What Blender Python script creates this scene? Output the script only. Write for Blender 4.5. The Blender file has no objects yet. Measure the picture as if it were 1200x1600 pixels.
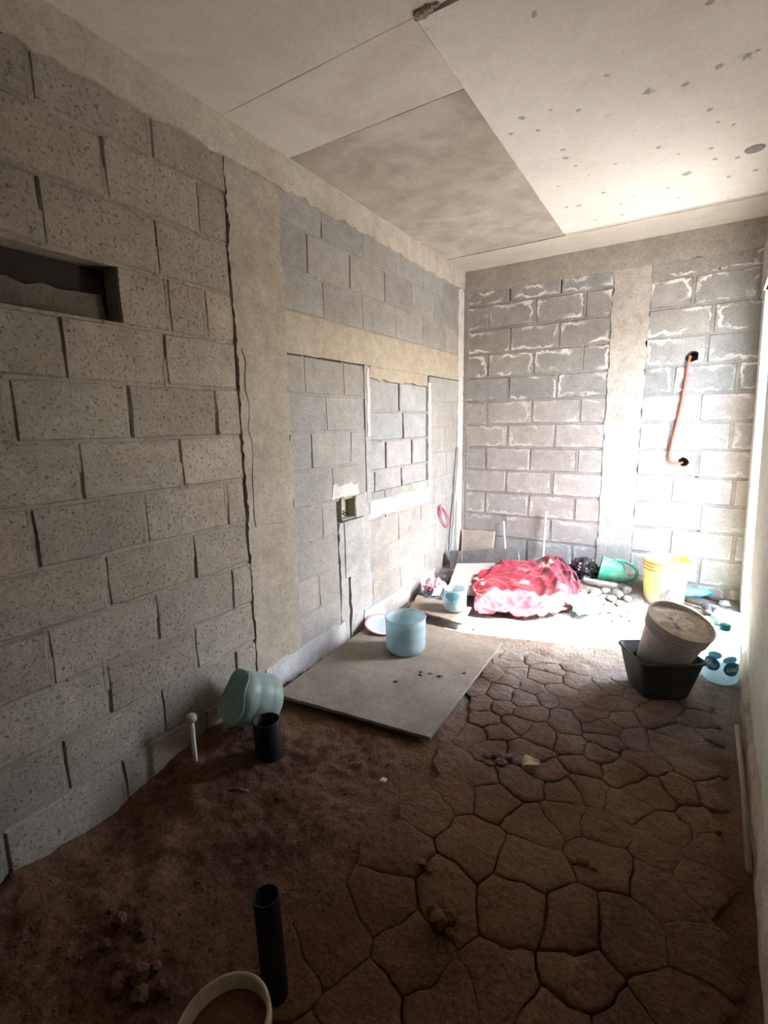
import bpy, bmesh, math, random
from mathutils import Vector, Matrix, noise

random.seed(7)
scene = bpy.context.scene
C = scene.collection

# ------------------------------------------------------------------ camera
def cam_matrix(yaw, pitch, roll, loc):
    ca, sa = math.cos(yaw), math.sin(yaw); cb, sb = math.cos(pitch), math.sin(pitch); cc, sc = math.cos(roll), math.sin(roll)
    Rz = Matrix(((ca, -sa, 0), (sa, ca, 0), (0, 0, 1)))
    base = Matrix(((1, 0, 0), (0, 0, 1), (0, -1, 0)))
    P = Matrix(((1, 0, 0), (0, cb, -sb), (0, sb, cb)))
    Ro = Matrix(((cc, -sc, 0), (sc, cc, 0), (0, 0, 1)))
    r = Rz @ base @ P @ Ro
    right, down, fwd = r.col[0], r.col[1], r.col[2]
    m = Matrix.Identity(4)
    for i in range(3):
        m[i][0] = right[i]; m[i][1] = -down[i]; m[i][2] = -fwd[i]; m[i][3] = loc[i]
    return m

cam_data = bpy.data.cameras.new('camera')
cam = bpy.data.objects.new('camera', cam_data)
C.objects.link(cam)
cam_data.sensor_fit = 'VERTICAL'
cam_data.sensor_height = 36.0
cam_data.lens = 36.0 * 760.12 / 1600.0
cam_data.clip_start = 0.02
cam.matrix_world = cam_matrix(0.556865, -0.180994, 0.017596, (1.80953, -4.31985, 1.41078))
scene.camera = cam

# ------------------------------------------------------------------ light
SUN_EL = math.radians(49.7)
SUN_AZ = math.atan(0.27)            # from +x towards +y
world = bpy.data.worlds.new('world'); scene.world = world
world.use_nodes = True
wn = world.node_tree
sky = wn.nodes.new('ShaderNodeTexSky')
sky.sky_type = 'NISHITA'
sky.sun_disc = False
sky.sun_elevation = SUN_EL
sky.sun_rotation = math.pi / 2 - SUN_AZ
sky.air_density = 1.0; sky.dust_density = 2.5; sky.ozone_density = 1.0
bg = wn.nodes['Background']
bg.inputs[1].default_value = 3.3
wn.links.new(sky.outputs[0], bg.inputs[0])

sd = bpy.data.lights.new('sun', 'SUN')
sd.energy = 44.0; sd.angle = math.radians(0.6); sd.color = (1.0, 0.95, 0.88)
sun = bpy.data.objects.new('sun', sd); C.objects.link(sun)
sdir = Vector((-math.cos(SUN_EL) * math.cos(SUN_AZ), -math.cos(SUN_EL) * math.sin(SUN_AZ), -math.sin(SUN_EL)))
sun.rotation_euler = sdir.to_track_quat('-Z', 'Y').to_euler()
sun.location = (6, 1, 6)

DOOR_Y0, DOOR_Y1, DOOR_Z0, DOOR_Z1 = -1.0, -0.29, -0.02, 2.19
pd = bpy.data.lights.new('doorway_portal', 'AREA')
pd.shape = 'RECTANGLE'; pd.size = DOOR_Z1 - DOOR_Z0; pd.size_y = DOOR_Y1 - DOOR_Y0
pd.cycles.is_portal = True
portal = bpy.data.objects.new('doorway_portal', pd); C.objects.link(portal)
portal.location = (2.37, (DOOR_Y0 + DOOR_Y1) / 2, (DOOR_Z0 + DOOR_Z1) / 2)
portal.rotation_euler = (0, math.radians(90), 0)

scene.view_settings.view_transform = 'Standard'
scene.view_settings.look = 'None'
scene.view_settings.gamma = 1.0
scene.view_settings.use_curve_mapping = False
scene.view_settings.exposure = 0.85
try:
    scene.cycles.max_bounces = 14; scene.cycles.diffuse_bounces = 10
except Exception:
    pass

# ------------------------------------------------------------------ helpers
def tag(o, label=None, cat=None, group=None, kind=None):
    if label: o['label'] = label
    if cat: o['category'] = cat
    if group: o['group'] = group
    if kind: o['kind'] = kind
    return o

def link(name, me, mat, parent=None, loc=None):
    o = bpy.data.objects.new(name, me)
    C.objects.link(o)
    if mat is not None and not me.materials:
        me.materials.append(mat)
    if loc is not None: o.location = loc
    if parent is not None: o.parent = parent
    return o

def mesh(name, verts, faces, smooth=False):
    me = bpy.data.meshes.new(name)
    me.from_pydata([tuple(v) for v in verts], [], faces)
    me.update()
    if smooth:
        me.polygons.foreach_set('use_smooth', [True] * len(me.polygons))
    return me

def from_bm(name, bm, smooth=False):
    bmesh.ops.recalc_face_normals(bm, faces=bm.faces)
    me = bpy.data.meshes.new(name); bm.to_mesh(me); bm.free()
    if smooth: me.polygons.foreach_set('use_smooth', [True] * len(me.polygons))
    return me

def thing(name, label, cat, loc=(0, 0, 0), group=None):
    o = bpy.data.objects.new(name, None); C.objects.link(o)
    o.empty_display_size = 0.05
    o.location = loc
    return tag(o, label, cat, group)

def add_box(bm, x0, x1, y0, y1, z0, z1, f=None):
    vs = [bm.verts.new(f(Vector(p)) if f else p) for p in
          ((x0, y0, z0), (x1, y0, z0), (x1, y1, z0), (x0, y1, z0), (x0, y0, z1), (x1, y0, z1), (x1, y1, z1), (x0, y1, z1))]
    for q in ((0, 3, 2, 1), (4, 5, 6, 7), (0, 1, 5, 4), (1, 2, 6, 5), (2, 3, 7, 6), (3, 0, 4, 7)):
        bm.faces.new([vs[i] for i in q])

def lathe(prof, seg=40, closed_bottom=False, jit=None):
    """prof: list of (r, z) revolved about z"""
    verts, faces = [], []
    for i, (r, z) in enumerate(prof):
        for k in range(seg):
            a = 2 * math.pi * k / seg
            rr = r + (jit(i, a) if jit else 0)
            verts.append((rr * math.cos(a), rr * math.sin(a), z))
    for i in range(len(prof) - 1):
        for k in range(seg):
            a = i * seg + k; b = i * seg + (k + 1) % seg
            faces.append((a, b, b + seg, a + seg))
    for i in (0, len(prof) - 1):
        if prof[i][0] < 0.004 or (closed_bottom and i == 0):
            faces.append(tuple(i * seg + k for k in range(seg)))
    return verts, faces

def tube_mesh(name, pts, r, seg=10, cap=True, radii=None):
    pts = [Vector(p) for p in pts]
    verts, faces = [], []
    n = len(pts)
    up = None
    for i, p in enumerate(pts):
        d = (pts[min(i + 1, n - 1)] - pts[max(i - 1, 0)]).normalized()
        if up is None:
            up = Vector((0, 0, 1)) if abs(d.z) < 0.9 else Vector((1, 0, 0))
        a = d.cross(up).normalized(); b = d.cross(a).normalized(); up = -b if False else up
        rr = radii[i] if radii else r
        for k in range(seg):
            t = 2 * math.pi * k / seg
            verts.append(p + a * (rr * math.cos(t)) + b * (rr * math.sin(t)))
    for i in range(n - 1):
        for k in range(seg):
            x = i * seg + k; y = i * seg + (k + 1) % seg
            faces.append((x, y, y + seg, x + seg))
    if cap:
        faces.append(tuple(reversed(range(seg)))); faces.append(tuple((n - 1) * seg + k for k in range(seg)))
    me = mesh(name, verts, faces, True)
    return me

def orient(o, loc, zdir, spin=0.0):
    q = Vector(zdir).normalized().to_track_quat('Z', 'Y')
    o.rotation_mode = 'QUATERNION'
    o.rotation_quaternion = q @ Matrix.Rotation(spin, 3, 'Z').to_quaternion()
    o.location = loc

def nz(x, y, z=0.0, s=1.0):
    return noise.noise(Vector((x * s + 13.7, y * s - 5.1, z * s + 2.3)))

def sstep(a, b, x):
    t = max(0.0, min(1.0, (x - a) / (b - a))); return t * t * (3 - 2 * t)

# ------------------------------------------------------------------ materials
class NT:
    def __init__(self, name):
        self.m = bpy.data.materials.new(name); self.m.use_nodes = True
        self.t = self.m.node_tree; self.b = self.t.nodes['Principled BSDF']
        self.b.inputs['Roughness'].default_value = 0.9
        self.b.inputs['Specular IOR Level'].default_value = 0.2
    def n(self, typ, **kw):
        nd = self.t.nodes.new(typ)
        for k, v in kw.items(): setattr(nd, k, v)
        return nd
    def l(self, a, b): self.t.links.new(a, b)
    def val(self, sock, v):
        if isinstance(v, bpy.types.NodeSocket): self.l(v, sock)
        else: sock.default_value = v
    def pos(self): return self.n('ShaderNodeNewGeometry').outputs['Position']
    def obj(self): return self.n('ShaderNodeTexCoord').outputs['Object']
    def noise(self, vec, scale, detail=4, rough=0.55, dist=0.0):
        nd = self.n('ShaderNodeTexNoise'); self.l(vec, nd.inputs['Vector'])
        nd.inputs['Scale'].default_value = scale; nd.inputs['Detail'].default_value = detail
        nd.inputs['Roughness'].default_value = rough; nd.inputs['Distortion'].default_value = dist
        return nd.outputs['Fac']
    def vor(self, vec, scale, feat='F1', out='Distance'):
        nd = self.n('ShaderNodeTexVoronoi', feature=feat); self.l(vec, nd.inputs['Vector'])
        nd.inputs['Scale'].default_value = scale
        return nd.outputs[out]
    def ramp(self, fac, a, b, lo=0.0, hi=1.0):
        nd = self.n('ShaderNodeMapRange', clamp=True); self.val(nd.inputs['Value'], fac)
        nd.inputs['From Min'].default_value = a; nd.inputs['From Max'].default_value = b
        nd.inputs['To Min'].default_value = lo; nd.inputs['To Max'].default_value = hi
        return nd.outputs['Result']
    def math(self, op, a, b=0.0, c=None):
        nd = self.n('ShaderNodeMath', operation=op); self.val(nd.inputs[0], a); self.val(nd.inputs[1], b)
        if c is not None: self.val(nd.inputs[2], c)
        return nd.outputs[0]
    def mix(self, fac, a, b, blend='MIX'):
        nd = self.n('ShaderNodeMix', data_type='RGBA', blend_type=blend)
        self.val(nd.inputs[0], fac)
        for s, v in ((nd.inputs[6], a), (nd.inputs[7], b)):
            if isinstance(v, bpy.types.NodeSocket): self.l(v, s)
            else: s.default_value = (*v[:3], 1)
        return nd.outputs[2]
    def scale(self, col, fac):
        nd = self.n('ShaderNodeVectorMath', operation='SCALE'); self.l(col, nd.inputs[0]); self.val(nd.inputs['Scale'], fac)
        return nd.outputs[0]
    def rand(self): return self.n('ShaderNodeObjectInfo').outputs['Random']
    def sep(self, v):
        nd = self.n('ShaderNodeSeparateXYZ'); self.l(v, nd.inputs[0]); return nd.outputs
    def bump(self, h, strength=0.5, dist=0.01):
        nd = self.n('ShaderNodeBump'); self.l(h, nd.inputs['Height'])
        nd.inputs['Strength'].default_value = strength; nd.inputs['Distance'].default_value = dist
        self.l(nd.outputs[0], self.b.inputs['Normal'])
    def col(self, c): self.val(self.b.inputs['Base Color'], c if isinstance(c, bpy.types.NodeSocket) else (*c, 1))

def concrete(name, c1, c2, scale=3.0, pits=0.5, rnd=0.12, bump=0.5, stain=None, stain_amt=0.4, efflo=0.0, fine=70, spots=0.0, gr=0.17, smear=None):
    t = NT(name); p = t.pos()
    col = t.mix(t.ramp(t.noise(p, scale, 5, 0.6), 0.3, 0.7), c1, c2)
    if stain:
        col = t.mix(t.ramp(t.noise(p, 1.7, 4, 0.65, 0.6), 0.52, 0.72, 0, stain_amt), col, stain)
    grain = t.noise(p, fine, 3, 0.7)
    col = t.scale(col, t.ramp(grain, 0.25, 0.75, 1 - gr, 1 + gr))
    col = t.scale(col, t.ramp(t.noise(p, 13, 4, 0.7), 0.3, 0.7, 1 - gr * 0.8, 1 + gr * 0.8))
    pit = t.ramp(t.noise(p, 78, 3, 0.7, 0.4), 0.33, 0.41)
    if pits: col = t.scale(col, t.ramp(pit, 0, 1, 1 - pits, 1))
    if spots:
        v = t.vor(p, 9)
        big = t.ramp(t.math('ADD', t.vor(p, 3.4), t.ramp(t.noise(p, 24, 3, 0.7), 0.3, 0.7, -0.06, 0.06)), 0.055, 0.10, 1 - spots * 1.1, 1)
        col = t.scale(col, big)
        sp = t.ramp(t.math('ADD', v, t.ramp(t.noise(p, 30, 2), 0.3, 0.7, -0.06, 0.06)), 0.085, 0.14, 1 - spots, 1)
        col = t.scale(col, sp)
    if efflo or smear:
        uv = t.sep(t.n('ShaderNodeUVMap', uv_map='edge').outputs[0]); sz = t.sep(t.n('ShaderNodeUVMap', uv_map='size').outputs[0])
        du = t.math('MINIMUM', uv[0], t.math('SUBTRACT', sz[0], uv[0]))
        dv = t.math('MINIMUM', uv[1], t.math('SUBTRACT', sz[1], uv[1]))
        d = t.math('MINIMUM', du, dv)
    if smear:
        ds = t.math('ADD', d, t.ramp(t.noise(p, 11, 4, 0.65), 0.3, 0.7, -0.030, 0.034))
        col = t.mix(t.ramp(ds, 0.0, 0.016, 0.75, 0.0), col, smear)
    if efflo:
        d = t.math('ADD', d, t.ramp(t.noise(p, 9, 3, 0.6), 0.3, 0.7, -0.034, 0.034))
        line = t.math('SUBTRACT', 1.0, t.ramp(t.math('ABSOLUTE', t.math('SUBTRACT', d, 0.018)), 0.003, 0.016))
        mask = t.ramp(t.noise(p, 4.3, 2, 0.5), 0.47, 0.56)
        line = t.math('MULTIPLY', t.math('MULTIPLY', line, mask), efflo)
        col = t.mix(line, col, (0.82, 0.80, 0.77))
    if rnd: col = t.mix(1.0, col, t.mix(t.ramp(t.math('FRACT', t.math('MULTIPLY', t.rand(), 7.31)), 0, 1), (1.018, 0.993, 0.975), (0.98, 1.0, 1.01)), 'MULTIPLY')
    if rnd: col = t.scale(col, t.ramp(t.rand(), 0, 1, 1 - rnd, 1 + rnd))
    t.col(col)
    h = t.math('ADD', t.math('MULTIPLY', grain, 0.5), t.math('MULTIPLY', pit, 0.6))
    h = t.math('ADD', h, t.math('MULTIPLY', t.noise(p, 14, 3), 0.8))
    t.bump(h, bump, 0.006)
    return t.m

m_block = concrete('block_near', (0.285, 0.25, 0.205), (0.375, 0.335, 0.28), 2.6, 0.5, 0.12, 0.9, (0.33, 0.25, 0.19), 0.5, smear=(0.30, 0.265, 0.22))
m_block_far = concrete('block_far', (0.255, 0.248, 0.237), (0.33, 0.32, 0.305), 3.0, 0.35, 0.08, 0.5, (0.36, 0.31, 0.25), 0.5, smear=(0.33, 0.315, 0.29))
m_block_in = concrete('block_infill', (0.29, 0.295, 0.30), (0.36, 0.365, 0.37), 3.0, 0.2, 0.06, 0.35, smear=(0.37, 0.365, 0.36))
m_block_damp = concrete('block_damp', (0.27, 0.265, 0.255), (0.36, 0.35, 0.335), 3.0, 0.2, 0.1, 0.4, efflo=0.85)
m_block_dry = concrete('block_dry', (0.36, 0.335, 0.31), (0.44, 0.415, 0.385), 3.0, 0.15, 0.06, 0.4, efflo=0.45)
m_mortar = concrete('mortar', (0.27, 0.235, 0.195), (0.36, 0.32, 0.27), 5.0, 0.4, 0, 0.6)
m_mortar_b = concrete('mortar_back', (0.27, 0.255, 0.235), (0.37, 0.35, 0.32), 4.0, 0.3, 0, 0.5)
m_mortar_f = concrete('mortar_far', (0.27, 0.255, 0.235), (0.34, 0.32, 0.295), 4.0, 0.3, 0, 0.5)
m_core = concrete('wall_core', (0.10, 0.085, 0.07), (0.16, 0.135, 0.11), 5.0, 0.3, 0, 0.5)
m_column = concrete('column_concrete', (0.31, 0.27, 0.22), (0.41, 0.365, 0.30), 3.5, 0.3, 0, 0.4, (0.33, 0.275, 0.215), 0.6)
m_column_b = concrete('column_back', (0.39, 0.355, 0.315), (0.49, 0.455, 0.41), 4.5, 0.2, 0, 0.35, (0.58, 0.55, 0.51), 0.6)
m_beam = concrete('ring_beam', (0.42, 0.38, 0.31), (0.52, 0.475, 0.395), 3.0, 0.25, 0, 0.35, (0.34, 0.28, 0.215), 0.5)
m_beam_b = concrete('beam_back', (0.33, 0.30, 0.265), (0.42, 0.385, 0.34), 3.0, 0.25, 0, 0.35)
m_lintel = concrete('lintel', (0.335, 0.29, 0.23), (0.41, 0.365, 0.295), 3.0, 0.2, 0, 0.3, (0.46, 0.40, 0.325), 0.5)
m_plaster = concrete('white_plaster', (0.50, 0.48, 0.455), (0.60, 0.58, 0.55), 6.0, 0.1, 0, 0.5)
m_channel = concrete('channel_plaster', (0.32, 0.315, 0.305), (0.40, 0.395, 0.385), 5.0, 0.2, 0, 0.5, (0.26, 0.25, 0.24), 0.6)
m_skirt = concrete('skirt_plaster', (0.36, 0.37, 0.375), (0.48, 0.49, 0.495), 6.0, 0.1, 0, 0.5, (0.36, 0.36, 0.36), 0.6)
m_ceil_w = concrete('ceiling_white', (0.67, 0.655, 0.60), (0.74, 0.725, 0.67), 2.0, 0.12, 0, 0.15, (0.60, 0.55, 0.49), 0.4, spots=0.45, gr=0.05)
m_ceil_g = concrete('ceiling_mottled', (0.33, 0.30, 0.25), (0.46, 0.43, 0.37), 5.5, 0.12, 0, 0.2, (0.64, 0.60, 0.54), 0.8, gr=0.05)
m_ceil_l = concrete('ceiling_tan', (0.57, 0.55, 0.475), (0.66, 0.635, 0.565), 2.0, 0.15, 0, 0.2, (0.40, 0.35, 0.29), 0.45, gr=0.05)
m_ceil_s = concrete('ceiling_strip', (0.44, 0.41, 0.345), (0.54, 0.505, 0.44), 3.0, 0.12, 0, 0.2, (0.60, 0.55, 0.49), 0.4, gr=0.05)
m_rwall = concrete('right_wall', (0.52, 0.545, 0.50), (0.59, 0.61, 0.565), 2.0, 0.12, 0, 0.3, (0.45, 0.44, 0.39), 0.4)
m_rbase = concrete('right_wall_base', (0.36, 0.315, 0.25), (0.50, 0.45, 0.37), 8.0, 0.3, 0, 0.7, (0.30, 0.20, 0.15), 0.8)
m_ground = concrete('yard_ground', (0.30, 0.285, 0.26), (0.37, 0.355, 0.325), 0.8, 0.1, 0, 0.3)
m_board = concrete('cement_board', (0.20, 0.175, 0.145), (0.27, 0.24, 0.205), 4.0, 0.15, 0.05, 0.3, (0.16, 0.13, 0.105), 0.5)
m_sheet = concrete('fibre_sheet', (0.40, 0.385, 0.36), (0.46, 0.445, 0.42), 4.0, 0.1, 0.0, 0.2)
m_stone = concrete('rubble', (0.22, 0.21, 0.20), (0.35, 0.335, 0.32), 9.0, 0.3, 0.25, 0.6)
m_tanblock = concrete('tan_block', (0.50, 0.40, 0.335), (0.58, 0.48, 0.41), 6.0, 0.2, 0, 0.4)
m_cementfill = concrete('cement_fill', (0.50, 0.42, 0.32), (0.62, 0.54, 0.43), 9.0, 0.3, 0, 0.8, (0.30, 0.235, 0.175), 0.8)

def soil(name):
    t = NT(name); p = t.pos(); xyz = t.sep(p)
    red = t.mix(t.ramp(t.noise(p, 2.2, 5, 0.65), 0.3, 0.7), (0.105, 0.050, 0.027), (0.185, 0.100, 0.058))
    red = t.mix(t.ramp(t.noise(p, 1.3, 3, 0.6, 0.4), 0.5, 0.68, 0, 0.75), red, (0.06, 0.030, 0.019))
    grey = t.mix(t.ramp(t.noise(p, 5, 5, 0.65), 0.3, 0.7), (0.17, 0.152, 0.135), (0.29, 0.265, 0.24))
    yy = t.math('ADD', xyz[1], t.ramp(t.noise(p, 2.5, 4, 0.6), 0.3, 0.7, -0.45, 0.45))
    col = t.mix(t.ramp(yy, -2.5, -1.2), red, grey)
    grain = t.noise(p, 85, 3, 0.75)
    col = t.scale(col, t.ramp(grain, 0.25, 0.75, 0.6, 1.4))
    t.col(col)
    h = t.math('ADD', t.math('MULTIPLY', grain, 0.35), t.noise(p, 26, 5, 0.65))
    h = t.math('ADD', h, t.math('MULTIPLY', t.noise(p, 9, 3, 0.6), 1.2))
    t.bump(h, 0.85, 0.016)
    return t.m
m_soil = soil('soil')

def plastic(name, col, rough=0.45, spec=0.4, dirt=None, dirt_amt=0.5, dirt_scale=6, trans=0.0, transp=0.0):
    t = NT(name); p = t.obj()
    c = t.mix(t.ramp(t.noise(p, 7, 3), 0.3, 0.7), tuple(v * 0.93 for v in col), tuple(min(1, v * 1.06) for v in col))
    if dirt:
        c = t.mix(t.ramp(t.noise(p, dirt_scale, 5, 0.7, 0.3), 0.48, 0.62, 0, dirt_amt), c, dirt)
    t.col(c)
    t.b.inputs['Roughness'].default_value = rough; t.b.inputs['Specular IOR Level'].default_value = spec
    if trans:
        out = t.t.nodes['Material Output']
        tr = t.n('ShaderNodeBsdfTranslucent'); t.l(c, tr.inputs[0])
        mx = t.n('ShaderNodeMixShader'); mx.inputs[0].default_value = trans
        t.l(t.b.outputs[0], mx.inputs[1]); t.l(tr.outputs[0], mx.inputs[2])
        last = mx
        if transp:
            tp = t.n('ShaderNodeBsdfTransparent'); tp.inputs[0].default_value = (*[min(1, v * 0.4 + 0.6) for v in col], 1)
            m2 = t.n('ShaderNodeMixShader'); m2.inputs[0].default_value = transp
            t.l(mx.outputs[0], m2.inputs[1]); t.l(tp.outputs[0], m2.inputs[2]); last = m2
        t.l(last.outputs[0], out.inputs[0])
    return t.m

m_black = plastic('black_plastic', (0.007, 0.007, 0.0075), 0.5, 0.3)
m_blackbag = plastic('black_bag', (0.03, 0.03, 0.035), 0.3, 0.5)
m_tub = plastic('black_rubber', (0.040, 0.040, 0.043), 0.6, 0.3, (0.11, 0.10, 0.09), 0.5)
m_jug = plastic('blue_jug', (0.52, 0.66, 0.71), 0.35, 0.4, (0.55, 0.56, 0.53), 0.35, 4, trans=0.45, transp=0.12)
m_jug_g = plastic('green_jug', (0.44, 0.56, 0.52), 0.35, 0.4, (0.32, 0.33, 0.29), 0.5, 4, trans=0.4, transp=0.1)
m_bottle = plastic('clear_blue', (0.60, 0.82, 0.90), 0.2, 0.5, trans=0.45, transp=0.4)
m_teal = plastic('teal_cap', (0.02, 0.36, 0.38), 0.4)
m_tealclear = plastic('teal_clear', (0.30, 0.72, 0.72), 0.25, 0.5, trans=0.4, transp=0.2)
m_labelblue = plastic('label_blue', (0.02, 0.20, 0.38), 0.4)
m_labelpale = plastic('label_pale', (0.20, 0.50, 0.66), 0.4, trans=0.3)
m_white = plastic('white_pvc', (0.74, 0.73, 0.70), 0.4)
m_cream = plastic('cream_pvc', (0.55, 0.46, 0.32), 0.5, 0.3, (0.30, 0.21, 0.13), 0.6, 9)
m_yellow = plastic('yellow_bucket', (0.78, 0.58, 0.22), 0.45, 0.4, (0.66, 0.62, 0.56), 0.85, 3.2)
m_greyb = plastic('grey_bucket', (0.46, 0.435, 0.415), 0.75, 0.2, (0.60, 0.55, 0.49), 0.7, 5)
m_green = plastic('green_plastic', (0.06, 0.40, 0.25), 0.4, 0.4, (0.40, 0.46, 0.42), 0.5, 12)
m_red = plastic('red_hose', (0.80, 0.16, 0.11), 0.45)
m_pink = plastic('pink_cord', (0.80, 0.13, 0.20), 0.45)
m_pinkbag = plastic('pink_wrapper', (0.66, 0.42, 0.52), 0.35, 0.4, (0.85, 0.20, 0.38), 0.95, 9)
m_darkcloth = plastic('dark_wrapper', (0.05, 0.07, 0.085), 0.6, 0.3, (0.2, 0.24, 0.28), 0.5, 14)
m_paper = plastic('paper', (0.68, 0.65, 0.66), 0.8, 0.1)
m_bagteal = plastic('bag_teal', (0.55, 0.80, 0.80), 0.35, 0.4, (0.82, 0.85, 0.84), 0.9, 9, trans=0.35)
m_platew = plastic('plate_white', (0.72, 0.66, 0.67), 0.35)
m_platep = plastic('plate_pink', (0.66, 0.36, 0.40), 0.35)
m_plateb = plastic('plate_blue', (0.40, 0.48, 0.72), 0.35)
m_rodm = plastic('rusty_rod', (0.34, 0.26, 0.22), 0.7, 0.3, (0.42, 0.38, 0.35), 0.6, 20)
m_lath = plastic('pale_lath', (0.50, 0.48, 0.45), 0.8, 0.1)
m_darkwood = concrete('dark_wood', (0.10, 0.092, 0.09), (0.165, 0.15, 0.145), 7.0, 0.3, 0, 0.5)
m_galv = plastic('galvanised', (0.38, 0.37, 0.28), 0.5, 0.4, (0.30, 0.27, 0.20), 0.6, 18)
m_leaf = plastic('dry_leaf', (0.50, 0.40, 0.27), 0.8, 0.1)
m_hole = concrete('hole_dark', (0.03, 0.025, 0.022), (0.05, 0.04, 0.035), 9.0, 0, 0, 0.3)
m_rodr = plastic('dusty_rod', (0.28, 0.23, 0.17), 0.7, 0.2)

# ------------------------------------------------------------------ walls of blocks
def wmap(side):
    """(u along wall, v up, n into the room) -> world"""
    if side == 'left': return lambda u, v, n: Vector((n, u, v))
    return lambda u, v, n: Vector((u, -n, v))

def perim(u0, u1, v0, v1, nu=4, nv=2):
    pts = []
    for i in range(nu): pts.append((u0 + (u1 - u0) * i / nu, v0))
    for i in range(nv): pts.append((u1, v0 + (v1 - v0) * i / nv))
    for i in range(nu): pts.append((u1 - (u1 - u0) * i / nu, v1))
    for i in range(nv): pts.append((u0, v1 - (v1 - v0) * i / nv))
    return pts

def block_mesh(side, u0, u1, v0, v1, rough=0.004, proud=0.0, depth=0.10, hole=None):
    W = wmap(side); uc, vc = (u0 + u1) / 2, (v0 + v1) / 2
    nu = max(2, int(round((u1 - u0) / 0.1)))
    P = perim(u0, u1, v0, v1, nu, 2)
    n = len(P); cw = W(uc, vc, 0)
    tilt_u, tilt_v = random.uniform(-1, 1) * rough * 0.6, random.uniform(-1, 1) * rough * 0.6
    v2, uvs = [], []
    def add(u, v, nn):
        v2.append(W(u, v, nn) - cw); uvs.append((u - u0, v - v0))
    for (u, v) in P: add(u, v, -depth)
    jit = [random.uniform(0, 1) for _ in P]
    for (u, v), j in zip(P, jit):
        add(u, v, proud - 0.006 - rough * j)
    for (u, v), j in zip(P, jit):
        k = 0.004 + rough * 1.5 * j
        uu = u + (k if u <= u0 + 1e-6 else (-k if u >= u1 - 1e-6 else 0)); vv = v + (k if v <= v0 + 1e-6 else (-k if v >= v1 - 1e-6 else 0))
        add(uu, vv, proud + tilt_u * (u - uc) / 0.2 + tilt_v * (v - vc) / 0.1)
    faces = []
    for r in (0, 1):
        for i in range(n):
            a = r * n + i; b = r * n + (i + 1) % n
            faces.append((a, b, b + n, a + n))
    if hole is None:
        faces.append(tuple(2 * n + i for i in range(n)))
    else:
        hu, hv, hr = hole
        base = 3 * n
        angs = []
        for i in range(n):
            uu, vv = P[i]; angs.append(math.atan2(vv - hv, uu - hu))
        rj = [hr * random.uniform(0.88, 1.12) for _ in P]
        for i in range(n): add(hu + rj[i] * math.cos(angs[i]), hv + rj[i] * math.sin(angs[i]), proud)
        for i in range(n): add(hu + rj[i] * 0.9 * math.cos(angs[i]), hv + rj[i] * 0.9 * math.sin(angs[i]), -0.11)
        for r0, r1 in ((2 * n, base), (base, base + n)):
            for i in range(n):
                j = (i + 1) % n
                faces.append((r0 + i, r0 + j, r1 + j, r1 + i))
    if side == 'left': faces = [tuple(reversed(f)) for f in faces] if False else faces
    me = mesh('block', v2, faces)
    bm = bmesh.new(); bm.from_mesh(me); bmesh.ops.recalc_face_normals(bm, faces=bm.faces); bm.to_mesh(me); bm.free()
    e = me.uv_layers.new(name='edge'); s = me.uv_layers.new(name='size')
    for lp in me.loops:
        e.data[lp.index].uv = uvs[lp.vertex_index]; s.data[lp.index].uv = (u1 - u0, v1 - v0)
    return me, cw

GAP = 0.0032
def course(wall, side, v0, v1, u0, u1, joints, mat, rough=0.004, proud=0.0, holes=None, gap=GAP, skip=()):
    js = [u0] + sorted(joints) + [u1]
    for a, b in zip(js[:-1], js[1:]):
        if (round(a, 2), round(b, 2)) in skip: continue
        hole = None
        for h in (holes or []):
            if a < h[0] < b and v0 < h[1] < v1: hole = h
        ga = gap if a != u0 else 0.002; gb = gap if b != u1 else 0.002
        me, c = block_mesh(side, a + ga + random.uniform(0, .002), b - gb - random.uniform(0, .002), v0 + gap, v1 - gap, rough, proud + random.uniform(-.002, .002), hole=hole)
        link('block', me, mat, wall, c)

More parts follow.
